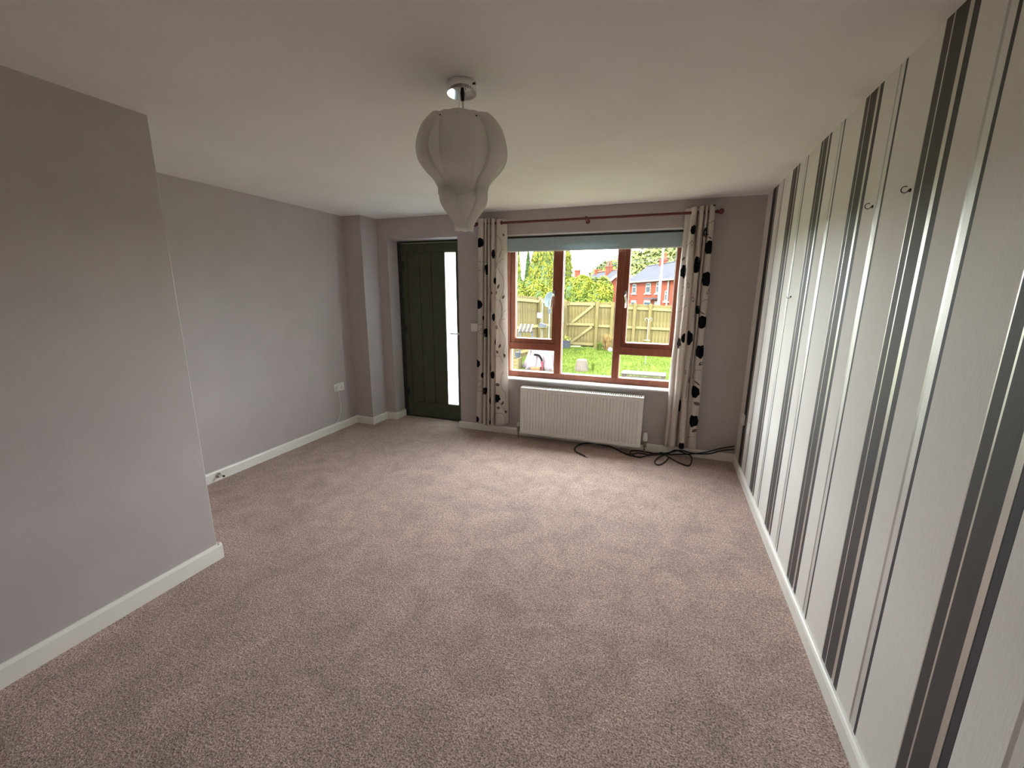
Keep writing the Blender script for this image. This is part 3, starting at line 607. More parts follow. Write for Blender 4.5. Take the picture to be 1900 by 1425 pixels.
lo = [(1.945, .078), (1.915, .097), (1.885, .106), (1.855, .102), (1.824, .081), (1.794, .056), (1.767, .041), (1.747, .042)]
base = math.atan2(-AY, -AX) - math.radians(7)
for q in range(6):
    a = base+q*math.pi/3
    p = petal(up, 0.130, 1.0, a, 0.20, tipw=0.46)
    MB().tube([tilt((AX+0.117*math.cos(a), AY+0.117*math.sin(a), 2.146)), tilt((AX+0.142*math.cos(a), AY+0.142*math.sin(a), 2.146))], 0.0026, 6).build('stud', 'iron', p)
    a2 = a+math.pi/6; p = petal(up, 0.130, 0.90, a2, 0.18, tipw=0.42)
    MB().tube([tilt((AX+0.108*math.cos(a2), AY+0.108*math.sin(a2), 2.146)), tilt((AX+0.134*math.cos(a2), AY+0.134*math.sin(a2), 2.146))], 0.0026, 6).build('stud', 'iron', p)
for q in range(8):
    petal(lo, 0.080, 1.0 if q % 2 else 0.92, base+0.25+q*math.pi/4, 0.24, tipw=0.46)

# ------------------------------------------------------------------ sockets, switch, hooks, pipe, cables
def socket_double():
    y0, y1, z0, z1 = 3.476, 3.622, 0.432, 0.518
    s = thing('double_socket', (LX, 3.549, z0), 'white double wall socket low on the far left wall with a plug in it', 'socket')
    MB().box(LX, LX+0.010, y0, y1, z0, z1).build('face_plate', 'plastic', s, bevel=0.002)
    for yc in (3.513, 3.585):
        MB().box(LX+0.010, LX+0.0125, yc+0.012, yc+0.026, z1-0.030, z1-0.010).build('rocker', 'plastic', s)
    for yc in (3.585,):
        for dy, dz, wy, wz in ((0, 0.006, 0.003, 0.006), (-0.011, -0.014, 0.005, 0.003), (0.011, -0.014, 0.005, 0.003)):
            MB().box(LX+0.0098, LX+0.0106, yc-wy, yc+wy, 0.470+dz-wz, 0.470+dz+wz).build('pin_hole', 'black', s)
    return s
socket_double()
pl = thing('plug', (LX+0.011, 3.511, 0.44), 'white mains plug with a white lead trailing to the skirting', 'plug')
MB().prism([(LX+0.011, 3.488, 0.443), (LX+0.011, 3.534, 0.443), (LX+0.011, 3.534, 0.480), (LX+0.011, 3.522, 0.492), (LX+0.011, 3.500, 0.492), (LX+0.011, 3.488, 0.480)], (0.030, 0, 0)).build('plug_body', 'plastic', pl, bevel=0.004)
MB().tube(crom([(LX+0.028, 3.515, 0.445), (LX+0.026, 3.525, 0.38), (LX+0.020, 3.540, 0.29), (LX+0.016, 3.535, 0.21), (LX+0.014, 3.505, 0.13), (LX+0.013, 3.46, 0.093), (LX+0.012, 3.38, 0.0885), (LX+0.010, 3.20, 0.0885)], 6), 0.0028, 6).build('lead', 'plastic', pl, smooth=True)
sw = thing('light_switch', (-1.893, D, 1.09), 'white light switch on the front wall half behind the left curtain', 'light switch')
MB().box(-1.936, -1.850, D-0.009, D, 1.092, 1.178).build('face_plate', 'plastic', sw, bevel=0.002)
MB().box(-1.906, -1.880, D-0.0125, D-0.009, 1.120, 1.150).build('rocker', 'plastic', sw, bevel=0.001)
def plate(name, y, z, s, t, label):
    o = thing(name, (RX, y, z-s), label, 'socket')
    MB().box(RX-t, RX, y-s, y+s, z-s, z+s).build('face_plate', 'plastic', o, bevel=0.002)
    MB().box(RX-t-0.002, RX-t, y-0.010, y+0.010, z-0.010, z+0.010).build('insert', 'plastic', o, bevel=0.001)
plate('aerial_socket', 3.858, 0.463, 0.043, 0.018, 'white boxed wall socket on the black stripe nearest the window')
plate('wall_socket', 3.620, 0.452, 0.043, 0.006, 'flat white wall socket low on the striped wall')
def hook(y, z, r, label, a0=-15, a1=-300):
    o = thing('cup_hook', (RX, y, z-r), label, 'hook', 'hooks on the striped wall')
    cx = RX-0.005-r; th = [math.radians(a0+(a1-a0)*q/14) for q in range(15)]
    pts = [(RX, y, z+r*math.sin(th[0]))]+[(cx+r*math.cos(q), y, z+r*math.sin(q)) for q in th]
    MB().tube(pts, 0.0015, 6).build('hook_wire', 'iron', o, smooth=True)
    MB().tube([(RX, y, z+r*math.sin(th[0])), (RX-0.004, y, z+r*math.sin(th[0]))], [0.006, 0.005], 8).build('collar', 'iron', o, smooth=True)
q = at(1678, 352, 'x', RX-0.016); hook(q.y, q.z, 0.0098, 'dark cup hook on the striped wall nearest the viewer')
q = at(1610, 382.5, 'x', RX-0.016); hook(q.y, q.z, 0.0098, 'dark cup hook on the striped wall, middle of the three')
q = at(1462, 551, 'x', RX-0.016); hook(q.y, q.z, 0.0085, 'small dark cup hook low on the striped wall farther from the viewer', 10, -200)
ps = thing('pipe_stub', (LX+t_, 2.135, 0.0), 'capped chrome pipe stub sticking out of the skirting of the far left wall', 'pipe')
MB().lathe((LX+t_, 2.135, 0.046), [(0.024, 0), (0.022, 0.005), (0.012, 0.008)], 18, axis='x').build('collar', 'chrome', ps, smooth=True)
MB().tube([(LX+t_, 2.135, 0.046), (LX+0.075, 2.140, 0.045)], 0.0085, 12).build('pipe', 'chrome', ps, smooth=True)
MB().tube([(LX+0.075, 2.140, 0.045), (LX+0.082, 2.1407, 0.045)], 0.0085, 12).build('end_cap', 'black', ps, smooth=True)

def cable(pix, label, r=0.006, end=None):
    pts = []
    for (px_, py_, mode) in pix:
        if mode == 'f': p = at(px_, py_, 'z', 0.006)
        else: p = at(px_, py_, 'y', D-mode)
        p.z = max(p.z, r+0.001); p.y = min(p.y, D-0.024); pts.append(p)
    c = [Vector(q) for q in crom(pts, 7)]
    for q in c: q.z = max(q.z, r+0.0005); q.x = min(q.x, RX-0.022)
    root = thing('cable', tuple(c[len(c)//2]), label, 'cable')
    MB().tube(c, r, 7).build('sheath', 'black', root, smooth=True)
    if end:
        d = (c[0]-c[3]).normalized(); MB().tube([c[0], c[0]+d*0.022], [0.006, 0.006], 8).build('connector', 'steel', root, smooth=True)
    return root
cable([(1086.5, 847, 'f'), (1078, 843, 'f'), (1067, 836, 'f'), (1070, 828, 'f'), (1090, 820, 'f'), (1128, 826, 'f'), (1140, 832, 'f'), (1165, 844, 'f'), (1190, 848, 'f'), (1210, 842, 'f'), (1235, 838, 'f'), (1262, 836, 0.05), (1285, 841, 0.045), (1315, 842, 0.04), (1340, 836, 0.035), (1369, 833.5, 0.03)],
      'black aerial cable ending in a small plug on the carpet under the radiator', end=True)
cable([(1150, 838, 'f'), (1168, 843, 'f'), (1185, 841, 'f'), (1205, 844, 'f'), (1230, 843, 'f'), (1240, 850, 'f'), (1228, 861, 'f'), (1218, 862, 'f'), (1215, 856, 'f'), (1222, 849, 'f'), (1240, 841, 'f'), (1252, 835.5, 0.05), (1268, 840, 0.05), (1282, 845, 'f'), (1282, 860, 'f'), (1275, 864, 'f'), (1258, 858, 'f'), (1240, 848, 'f'), (1228, 840, 'f'), (1215, 842, 'f'), (1190, 837, 'f'), (1172, 837, 'f'), (1170, 841, 'f'), (1185, 849, 'f'), (1205, 845, 'f'), (1240, 843.5, 'f'), (1280, 842.5, 0.05), (1310, 839, 0.045), (1340, 831.5, 0.035), (1368, 827.5, 0.03)],
      'black cable looped into a bow on the carpet below the right curtain')

# ------------------------------------------------------------------ garden
struct(MB().box(-40, 40, D+0.30, 15.2, LAWN-0.3, LAWN).build('lawn', 'lawn'), 'bright green lawn behind the house')
struct(MB().add([(-160, 15.2, -1.2), (160, 15.2, -1.2), (200, 60, -2.1), (-200, 60, -2.1), (260, 330, 8), (-260, 330, 8), (-160, 15.2, -1.6), (160, 15.2, -1.6)], [(0, 1, 2, 3), (3, 2, 4, 5), (0, 6, 7, 1)]).build('ground', 'ground'), 'rough ground beyond the fence')
gb = MB(); vs_, fs = [], []
for i in range(42000):
    y = 6.5+8.4*random.random()**0.8; x = -0.42*y+random.random()*(0.52*y)+0.0
    h = random.uniform(0.03, 0.085); a = random.random()*6.283; wd = random.uniform(0.004, 0.008)
    dx, dy = math.cos(a)*wd, math.sin(a)*wd; lx, ly = random.uniform(-.03, .03), random.uniform(-.03, .03); b = len(vs_)
    vs_ += [(x-dx, y-dy, LAWN-0.002), (x+dx, y+dy, LAWN-0.002), (x+lx, y+ly, LAWN+h)]; fs.append((b, b+1, b+2))
gb.add(vs_, fs); tag(gb.build('grass', 'blade', fix=False), 'long green grass blades growing across the lawn', 'grass', kind='stuff')

# fence: timber boards on rails and posts
def fence_run(name, a, b, ztop_a, ztop_b, zbase, label, step=0.105, posts=(), rails=(0.90, 0.50, 0.10), cat='fence', brace=None):
    a, b = Vector((*a, 0)), Vector((*b, 0)); d = b-a; Ln = d.length; u = d.normalized(); nrm = Vector((u.y, -u.x, 0))
    if nrm.y > 0: nrm = -nrm
    root = thing(name, (a.x, a.y, zbase), label, cat)
    n = max(2, int(Ln/step)); ang = math.atan2(u.y, u.x)
    bm_ = MB().box(-step*0.56, step*0.56, -0.009, 0.009, 0, 1)
    proto = bm_.build('board', 'fence', root, origin=(0, 0, 0)); first = True
    for i in range(n):
        t = (i+0.5)/n; p = a+d*t; zt = ztop_a+(ztop_b-ztop_a)*t + random.uniform(-.012, .012)
        loc = (p.x-a.x-nrm.x*random.uniform(0, .008), p.y-a.y-nrm.y*random.uniform(0, .008), 0.02)
        o = proto if first else copy_part(proto, root, loc)
        o.location = loc; o.rotation_euler = (0, 0, ang+0.17); o.scale = (Ln/n/step, 1, zt-zbase-0.02); first = False
    for r in rails:
        za = zbase+(ztop_a-zbase)*r; zb = zbase+(ztop_b-zbase)*r; off = nrm*0.035
        MB().bar(a+off+Vector((0, 0, za)), b+off+Vector((0, 0, zb)), 0.085, 0.04, side=nrm).build('rail', 'fencepale', root, bevel=0.004)
    for t in posts:
        p = a+d*t+nrm*0.07; zt = ztop_a+(ztop_b-ztop_a)*t+0.03
        MB().obox((p.x, p.y, (zt+zbase)/2), u*0.05, nrm*0.05, (0, 0, (zt-zbase)/2)).build('post', 'fence', root, bevel=0.006)
    if brace:
        for (t0, r0, t1, r1) in brace:
            q0 = a+d*t0+nrm*0.036; q1 = a+d*t1+nrm*0.036; q0.z = zbase+(ztop_a-zbase)*r0; q1.z = zbase+(ztop_a-zbase)*r1
            MB().bar(q0, q1, 0.085, 0.036, side=nrm).build('brace', 'fencepale', root, bevel=0.004)
    return root
GY = 15.0
fa = at(958, 548, 'y', 11.6); fb = at(1043, 558, 'y', GY); fz = at(947, 547, 'y', 11.2)
fence_run('side_fence', (fz.x, fz.y), (fb.x, fb.y), 1.462, 1.235, LAWN, 'pale timber board fence along the left side of the garden', posts=(0.0, 0.47, 0.72, 1.0), rails=(0.93, 0.50, 0.10))
gx0, gx1 = at(1056.5, 600, 'y', GY).x, at(1103, 600, 'y', GY).x
fence_run('fence_panel', (fb.x+0.05, GY), (gx0-0.02, GY), 1.225, 1.215, LAWN, 'narrow timber fence piece beside the garden gate', posts=(0.45,), rails=(0.93, 0.50))
fence_run('garden_gate', (gx0, GY-0.03), (gx1, GY-0.03), 1.20, 1.20, LAWN+0.05, 'timber garden gate with two diagonal braces', rails=(0.95, 0.50, 0.06), cat='gate', posts=(), brace=((0.10, 0.53, 0.92, 0.92), (0.10, 0.09, 0.92, 0.46)))
g1 = at(1148, 600, 'y', GY).x
fence_run('fence_panel', (gx1+0.02, GY), (g1, GY), 1.19, 1.165, LAWN, 'timber fence panel between the gate and the right window mullion', posts=(0.08, 0.72), rails=(0.93, 0.50, 0.10))
g2 = at(1206, 600, 'y', GY).x; g3 = at(1262, 600, 'y', GY).x
fence_run('fence_panel', (g1, GY), (g2, GY), 1.165, 1.13, LAWN, 'timber fence panel behind the shepherd hook', posts=(0.50, 0.98), rails=(0.91, 0.50, 0.10))
fence_run('fence_panel', (g2, GY), (g3+0.8, GY), 1.13, 1.07, LAWN, 'timber fence panel at the right edge beside the lamp post', posts=(0.98,), rails=(0.91, 0.50, 0.10))

# foliage
def leaf_cloud(pts, size, upbias=0.0):
    vs_, fs = [], []
    for (p, n) in pts:
        s = size*random.uniform(0.6, 1.3); n = (Vector(n)+Vector((random.uniform(-.8, .8), random.uniform(-.8, .8), random.uniform(-.5, .9)))).normalized()
        t = n.orthogonal().normalized(); t = Matrix.Rotation(random.random()*6.28, 3, n) @ t
        if upbias: t = (t+Vector((0, 0, upbias))).normalized()
        b = n.cross(t).normalized(); k = len(vs_)
        vs_ += [p-t*s, p+b*s*0.45+n*s*0.1, p+t*s, p-b*s*0.45+n*s*0.1]; fs.append((k, k+1, k+2, k+3))
    return vs_, fs
def bush(name, c, r, label, mt, n, leaf, cat='shrub', lumps=14):
    root = thing(name, (c[0], c[1], c[2]-r[2]), label, cat); C = Vector(c)
    lps = []
    for i in range(lumps):
        a = random.random()*6.28; e = random.uniform(-0.3, 1.0); q = random.uniform(0.45, 0.72)
        lps.append((Vector((math.cos(a)*math.sqrt(max(0, 1-e*e*0.9)), math.sin(a)*math.sqrt(max(0, 1-e*e*0.9)), e))*q, random.uniform(0.30, 0.44)))
    lps.append((Vector((0, 0, 0)), 0.80))
    pts = []
    while len(pts) < n:
        o, q = random.choice(lps) if random.random() < 0.75 else lps[-1]
        d = Vector((random.gauss(0, 1), random.gauss(0, 1), random.gauss(0, 1))).normalized(); p = o+d*q*random.uniform(0.86, 1.06)
        if any((p-o2).length < q2*0.82 for o2, q2 in lps): continue
        pts.append((C+Vector((p.x*r[0], p.y*r[1], p.z*r[2])), d))
    k = MB(); k.add(*leaf_cloud(pts, leaf)); k.build('foliage', mt, root, fix=False)
    k = MB()
    for o, q in lps:
        g = q*0.86; cc = C+Vector((o.x*r[0], o.y*r[1], o.z*r[2]))
        k.lathe(cc, [(0.02, -g*r[2])]+[(math.cos(e)*g*(r[0]+r[1])/2, math.sin(e)*g*r[2]) for e in (-1, -.5, 0, .5, 1)]+[(0.02, g*r[2])], 9)
    k.build('twigs', 'shrubcore', root, smooth=True)
    return root
def conifer(name, bx, by, zb, h, r, label, mt, n, leaf, peaks=((0, 0, 1),)):
    root = thing(name, (bx, by, zb), label, 'tree'); pts = []; k = MB()
    for (ox, oy, s) in peaks:
        hh, rr = h*s, r*(0.55+0.45*s) if len(peaks) > 1 else r
        for i in range(int(n/len(peaks))):
            t = random.random()**1.25; rad_ = rr*(1-t)**0.75*(0.35+0.65*min(1, (t+0.02)/0.10))*random.uniform(0.88, 1.06)
            a = random.random()*6.283; rad_ *= 1+0.10*math.sin(5*a+ox*9)+0.06*math.sin(9*a+14*t)
            pts.append((Vector((bx+ox+math.cos(a)*rad_, by+oy+math.sin(a)*rad_, zb+0.1+t*hh)), Vector((math.cos(a), math.sin(a), 0.5))))
        k.lathe((bx+ox, by+oy, zb), [(rr*0.3, 0.05)]+[(rr*0.84*(1-t)**0.75*(0.35+0.65*min(1, (t+0.02)/0.10)), 0.1+t*hh) for t in (0.02, .1, .25, .4, .55, .7, .85, .97)], 12)
    q = MB(); q.add(*leaf_cloud(pts, leaf, 1.4)); q.build('foliage', mt, root, fix=False)
    k.build('inner_branches', 'shrubcore', root, smooth=True)
    MB().tube([(bx, by, zb-0.6), (bx, by, zb+h*0.4)], [0.16, 0.08], 8).build('trunk', 'oldwood', root)
    return root
GZ = -1.3
def base_at(px_, y): p = at(px_, 560, 'y', y); return p.x
conifer('conifer', base_at(961, 25), 25, GZ, 5.2, 0.42, 'slim pale green conifer at the far left of the window', 'shrub', 2200, 0.11)
conifer('conifer', base_at(979, 24), 24, GZ, 5.0, 0.48, 'short dark green conifer beside the tall golden ones', 'dark', 2400, 0.10)
conifer('conifer', base_at(1007, 22), 22, GZ, 5.9, 0.98, 'wide golden green conifer with several pointed tops', 'gold', 8500, 0.10, ((-0.40, 0, 0.88), (-0.12, 0.1, 0.98), (0.22, -0.05, 1.0), (0.55, 0.1, 0.99)))
conifer('conifer', base_at(1043, 24.6), 24.6, GZ, 6.0, 0.92, 'golden conifer behind the left window mullion', 'gold', 5500, 0.10, ((-0.2, 0, 1.0), (0.2, 0, 0.92)))
def shrub_at(px_, pt, pb, hw, y, label, mt, n, leaf, name='shrub'):
    c = at(px_, (pt+pb)/2, 'y', y); top = at(px_, pt, 'y', y).z; lo_ = GZ; rx = (at(px_+hw, pt, 'y', y).x-at(px_-hw, pt, 'y', y).x)/2
    zc = top-(top-lo_)*0.46
    return bush(name, (c.x, y, zc), (rx, rx*0.8, (top-lo_)*0.50), label, mt, n, leaf)
shrub_at(965, 516, 550, 34, 19.0, 'yellow green leafy bush behind the left fence below the slim conifer', 'shrub', 4500, 0.075)
shrub_at(1008, 519, 552, 36, 18.5, 'yellow green leafy bush behind the side fence below the golden conifers', 'shrub', 4500, 0.075)
shrub_at(1062, 512, 560, 34, 19.0, 'yellow green leafy bush rising behind the garden gate', 'shrub', 5000, 0.075)
shrub_at(1098, 507, 562, 50, 17.8, 'large rounded yellow green bush behind the fence', 'shrub', 10000, 0.075)

# planter, pot, plants, stone
def on_lawn(px_, py_): return at(px_, py_, 'z', LAWN)
p = on_lawn(1050.5, 644.5); p.y = GY-0.35; p.x = at(1050.5, 640, 'y', GY-0.35).x
pt_ = thing('planter', (p.x, p.y, LAWN), 'dark grey trough planter with a yellow tuft by the garden gate', 'planter')
for sx in range(4):
    MB().box(p.x-0.125+sx*0.063, p.x-0.067+sx*0.063, p.y-0.12, p.y-0.10, LAWN, LAWN+0.25).build('slat', 'slategrey', pt_)
MB().box(p.x-0.12, p.x+0.12, p.y-0.10, p.y+0.12, LAWN, LAWN+0.24).build('box', 'slategrey', pt_)
MB().box(p.x-0.14, p.x+0.14, p.y-0.13, p.y+0.13, LAWN+0.25, LAWN+0.275).build('rim', 'slategrey', pt_)
k = MB()
vs_, fs = leaf_cloud([(Vector((p.x+random.gauss(0, .05), p.y+random.gauss(0, .05), LAWN+0.28+abs(random.gauss(0, .07)))), Vector((0, 0, 1))) for i in range(90)], 0.035, 1.0); k.add(vs_, fs); k.build('leaves', 'yellowflower', pt_, fix=False)
p = on_lawn(1079, 688)
pot = thing('plant_pot', (p.x, p.y, LAWN), 'upturned ribbed beige plant pot standing on the lawn', 'plant pot')
k = MB(); n = 48; vs_ = []; prof = [(0.178, 0), (0.180, 0.03), (0.168, 0.032), (0.128, 0.27), (0.120, 0.285), (0.02, 0.287)]
for r, h in prof:
    for q in range(n): rr = r*(1+(0.035 if q % 3 else -0.03)*(1 if 0.031 < h < 0.28 else 0)); a = 2*math.pi*q/n; vs_.append((p.x+rr*math.cos(a), p.y+rr*math.sin(a), LAWN+h))
k.add(vs_, [(i*n+q, i*n+(q+1) % n, (i+1)*n+(q+1) % n, (i+1)*n+q) for i in range(len(prof)-1) for q in range(n)]); k.build('pot_body', 'beigepot', pot)
k = MB().lathe((p.x, p.y, LAWN), [(0.122, 0.284), (0.118, 0.292), (0.095, 0.292), (0.093, 0.286)], 32); k.build('foot_ring', 'beigepot', pot, smooth=True)
def tuft(name, x, y, h, n, spread, mt, label, cat='plant', z0=LAWN):
    k = MB(); vs_, fs = [], []
    for i in range(n):
        a = random.random()*6.28; l = h*random.uniform(0.5, 1.05); s = spread*random.random(); b = len(vs_); wdt = 0.006
        bx, by = x+math.cos(a)*s*0.3, y+math.sin(a)*s*0.3; tx, ty = x+math.cos(a)*s*1.4, y+math.sin(a)*s*1.4; c_, s_ = -math.sin(a)*wdt, math.cos(a)*wdt
        vs_ += [(bx-c_, by-s_, z0), (bx+c_, by+s_, z0), ((bx+tx)/2+c_, (by+ty)/2+s_, z0+l*0.72), ((bx+tx)/2-c_, (by+ty)/2-s_, z0+l*0.72), (tx, ty, z0+l)]; fs += [(b, b+1, b+2, b+3), (b+3, b+2, b+4)]
    k.add(vs_, fs); o = k.build(name, mt, origin=(x, y, z0), fix=False); return tag(o, label, cat)
p = at(1126, 642, 'y', GY-0.5); tuft('dry_grass', p.x, GY-0.5, 0.60, 260, 0.22, 'straw', 'clump of dry straw coloured grass against the fence')
p = at(1112, 646, 'y', GY-0.6); tuft('green_plant', p.x, GY-0.6, 0.32, 160, 0.12, 'blade', 'small bright green plant beside the dry grass')
p = at(1132, 646, 'y', GY-0.62)
k = MB().lathe((p.x, GY-0.62, LAWN), [(0.075, 0), (0.085, 0.05), (0.065, 0.11), (0.03, 0.14), (0.005, 0.145)], 9); tag(k.build('stone', 'post', origin=(p.x, GY-0.62, LAWN)), 'pale grey stone on the lawn edge under the dry grass', 'stone')
p = on_lawn(1097, 690); tuft('grass_tuft', p.x+0.03, p.y+0.05, 0.26, 70, 0.05, 'blade', 'tall grass tuft growing beside the upturned pot', 'grass')

# shepherd hook
p = on_lawn(1197, 677); tz = at(1200.5, 592, 'y', p.y).z
sh = thing('shepherd_hook', (p.x, p.y, LAWN), 'thin pale double shepherd hook stuck in the lawn', 'garden hook')
MB().tube([(p.x, p.y, LAWN-0.02), (p.x, p.y, tz)], 0.008, 7).build('pole', 'post', sh, smooth=True)
for s in (-1, 1):
    MB().tube(crom([(p.x, p.y, tz-0.05), (p.x+s*0.02, p.y, tz+0.0), (p.x+s*0.05, p.y, tz+0.03), (p.x+s*0.085, p.y, tz+0.005), (p.x+s*0.085, p.y, tz-0.04), (p.x+s*0.065, p.y, tz-0.05)], 5), 0.006, 6).build('hook', 'post', sh, smooth=True)
zf = at(1198, 631, 'y', p.y).z
MB().lathe((p.x, p.y, zf), [(0.012, -0.05), (0.085, 0.0), (0.078, 0.005), (0.012, -0.03)], 16).build('dish', 'yellowflower', sh, smooth=True)

# low timber platform
a = on_lawn(1151, 706); b = on_lawn(1235, 707)
dk = thing('plank_bench', ((a.x+b.x)/2, a.y+0.2, LAWN), 'low weathered plank bench lying across the lawn near the window', 'bench')
x0, x1, yy = a.x, b.x, a.y+0.03
for i in range(3): MB().box(x0, x1, yy+i*0.155, yy+0.14+i*0.155, LAWN+0.135, LAWN+0.165).build('plank', 'oldwood', dk, bevel=0.004)
for xx in (x0+0.06, x1-0.06): MB().box(xx-0.04, xx+0.04, yy+0.01, yy+0.44, LAWN, LAWN+0.134).build('leg_block', 'oldwood', dk, bevel=0.004)
MB().box(x0+0.02, x1-0.02, yy-0.002, yy+0.02, LAWN+0.04, LAWN+0.115).build('side_board', 'oldwood', dk, bevel=0.003)

# bird feeding station and satellite dish near the side fence
FY = 10.9
px0 = at(1006, 600, 'y', FY).x
bs = thing('bird_feeder', (px0, FY, LAWN), 'bird feeding pole with a wire cage and a tray in front of the side fence', 'bird feeder')
zt = at(1006, 556, 'y', FY).z
MB().tube([(px0, FY, LAWN), (px0, FY, zt)], 0.011, 8).build('pole', 'post', bs, smooth=True)
MB().tube(crom([(px0, FY, zt-0.02), (px0-0.05, FY-0.01, zt+0.03), (px0-0.10, FY-0.01, zt-0.02), (px0-0.10, FY-0.01, zt-0.06)], 5), 0.006, 6).build('arm', 'post', bs, smooth=True)
cz = at(1002, 585, 'y', FY).z; cx = at(1002.5, 585, 'y', FY).x; cg = MB()
for i in range(6):
    t = -0.07+i*0.028; cg.tube([(cx+t, FY-0.05, cz-0.07), (cx+t, FY-0.05, cz+0.07)], 0.003, 5); cg.tube([(cx-0.07, FY-0.05, cz+t), (cx+0.07, FY-0.05, cz+t)], 0.003, 5)
cg.box(cx-0.06, cx+0.06, FY-0.04, FY-0.01, cz-0.06, cz+0.06); cg.build('suet_cage', 'upvc', bs)
tz_ = at(1008, 608, 'y', FY).z; tx = at(1008, 606, 'y', FY).x
tray = MB().lathe((tx, FY-0.04, tz_), [(0.03, -0.03), (0.12, 0.005), (0.125, 0.02), (0.11, 0.012), (0.02, -0.015)], 18).build('tray', 'fencepale', bs, smooth=True)
MB().obox((tx, FY-0.05, tz_+0.06), (0.085, 0, -0.02), (0, 0.06, 0), (0.012, 0, 0.05)).build('seed_box', 'slategrey', tray, bevel=0.004)
dx = at(1018.5, 556, 'y', FY+0.35)
ds = thing('satellite_dish', (dx.x, FY+0.35, LAWN), 'pale oval satellite dish on a post beside the left window mullion', 'satellite dish')
MB().lathe((0, 0, 0), [(0.001, 0.045), (0.06, 0.038), (0.12, 0.018), (0.165, 0.0), (0.165, -0.008), (0.12, 0.008), (0.06, 0.028), (0.001, 0.035)], 28, axis='y', close=False).build('dish', 'dish', ds, smooth=True)
dsh = ds.children[0]; dsh.data.transform(Matrix.Translation(ds.location)); dsh.location = (0, 0, dx.z-LAWN); dsh.rotation_euler = (0.25, 0, 0.95); dsh.scale = (1.0, 1, 1.28)
MB().tube([(dx.x+0.01, FY+0.41, LAWN), (dx.x+0.01, FY+0.41, dx.z)], 0.018, 8).build('post', 'post', ds, smooth=True)
lz = at(1019.5, 577, 'y', FY+0.3); MB().lathe((lz.x, FY+0.3, lz.z), [(0.02, -0.065), (0.045, -0.06), (0.048, 0.05), (0.03, 0.062)], 12).build('receiver', 'slategrey', ds, smooth=True)
MB().tube([(lz.x, FY+0.3, lz.z+0.05), (dx.x, FY+0.36, dx.z-0.19)], 0.008, 6).build('arm', 'post', ds)

# slatted rack
rk0 = at(963, 612, 'y', 10.6); rk = thing('slatted_rack', (rk0.x+0.15, 10.6, LAWN), 'weathered slatted garden rack leaning by the side fence', 'garden rack')
for i in range(7):
    x = rk0.x+i*0.053; MB().obox((x+0.03, 10.6, rk0.z+0.06), (0.018, 0, 0), (0, 0.01, 0), (0.028, 0.02, 0.10)).build('slat', 'oldwood' if i % 2 else 'upvc', rk)
MB().box(rk0.x-0.01, rk0.x+0.40, 10.61, 10.66, rk0.z-0.06, rk0.z-0.02).build('rail', 'oldwood', rk)
for x in (rk0.x+0.01, rk0.x+0.36): MB().box(x-0.02, x+0.02, 10.62, 10.66, LAWN, rk0.z-0.05).build('leg', 'slategrey', rk)

# sheet covered heap, with the things around it
hc = on_lawn(997, 690); hx, hy = hc.x, hc.y+0.42
hp = thing('covered_heap', (hx, hy, LAWN), 'garden furniture heap draped in a pale pink creased sheet', 'covered furniture')
k = MB(); n = 96; rings = [(0.0, 0.62), (0.12, 0.615), (0.24, 0.59), (0.31, 0.52), (0.34, 0.40), (0.37, 0.26), (0.41, 0.12), (0.45, 0.015)]
vs_ = []
for i, (r, h) in enumerate(rings):
    for q in range(n):
        a = 2*math.pi*q/n; fd = (i/(len(rings)-1))**1.5*(0.14*math.sin(9*a+0.4*i)+0.10*math.sin(17*a+1.0)+0.05*math.sin(31*a))
        rr = r*(1+fd); vs_.append((hx+rr*1.02*math.cos(a), hy+rr*0.9*math.sin(a), LAWN+h+0.02*math.sin(3*a+i)))
k.add(vs_, [(i*n+q, i*n+(q+1) % n, (i+1)*n+(q+1) % n, (i+1)*n+q) for i in range(len(rings)-1) for q in range(n)]); k.build('sheet', 'sheet', hp, smooth=True, solid=0.006)
MB().box(hx-0.26, hx+0.26, hy-0.20, hy+0.20, LAWN, LAWN+0.50).build('core', 'oldwood', hp)
s0 = at(991, 658, 'y', hy-0.36); s1 = at(1000, 660, 'y', hy-0.36); s2 = at(1005, 668, 'y', hy-0.38)
tag(MB().tube(crom([s0, s1, s2, s2+Vector((0.005, -0.02, -0.07))], 5), 0.026, 7).build('black_strap', 'strap', origin=tuple(s2), smooth=True), 'thick black strap lying over the draped sheet', 'strap')
q0 = on_lawn(996, 690)
tp = thing('terracotta_trough', (q0.x, q0.y-0.06, LAWN), 'orange terracotta trough on its side in front of the draped heap', 'plant pot')
MB().lathe((q0.x-0.13, q0.y-0.06, LAWN+0.075), [(0.05, 0), (0.052, 0.005), (0.070, 0.20), (0.075, 0.205), (0.075, 0.24), (0.064, 0.24), (0.045, 0.01)], 20, axis='x').build('pot_body', 'terra', tp, smooth=True)
q1 = on_lawn(1006, 691); st_ = thing('maroon_stake', (q1.x, q1.y-0.02, LAWN), 'short maroon stake standing by the draped heap', 'stake')
MB().box(q1.x-0.022, q1.x+0.022, q1.y-0.04, q1.y, LAWN, LAWN+0.25).build('shaft', 'maroon', st_, bevel=0.004); MB().box(q1.x-0.03, q1.x+0.03, q1.y-0.045, q1.y+0.005, LAWN+0.25, LAWN+0.275).build('cap', 'maroon', st_, bevel=0.004)
q2 = on_lawn(955, 686); cr0 = thing('wooden_crate', (q2.x, q2.y+0.2, LAWN), 'small wooden crate left of the draped heap', 'crate')
for i in range(3): MB().box(q2.x-0.09, q2.x+0.09, q2.y+0.02, q2.y+0.04, LAWN+0.02+i*0.09, LAWN+0.10+i*0.09).build('slat', 'fence', cr0, bevel=0.003)
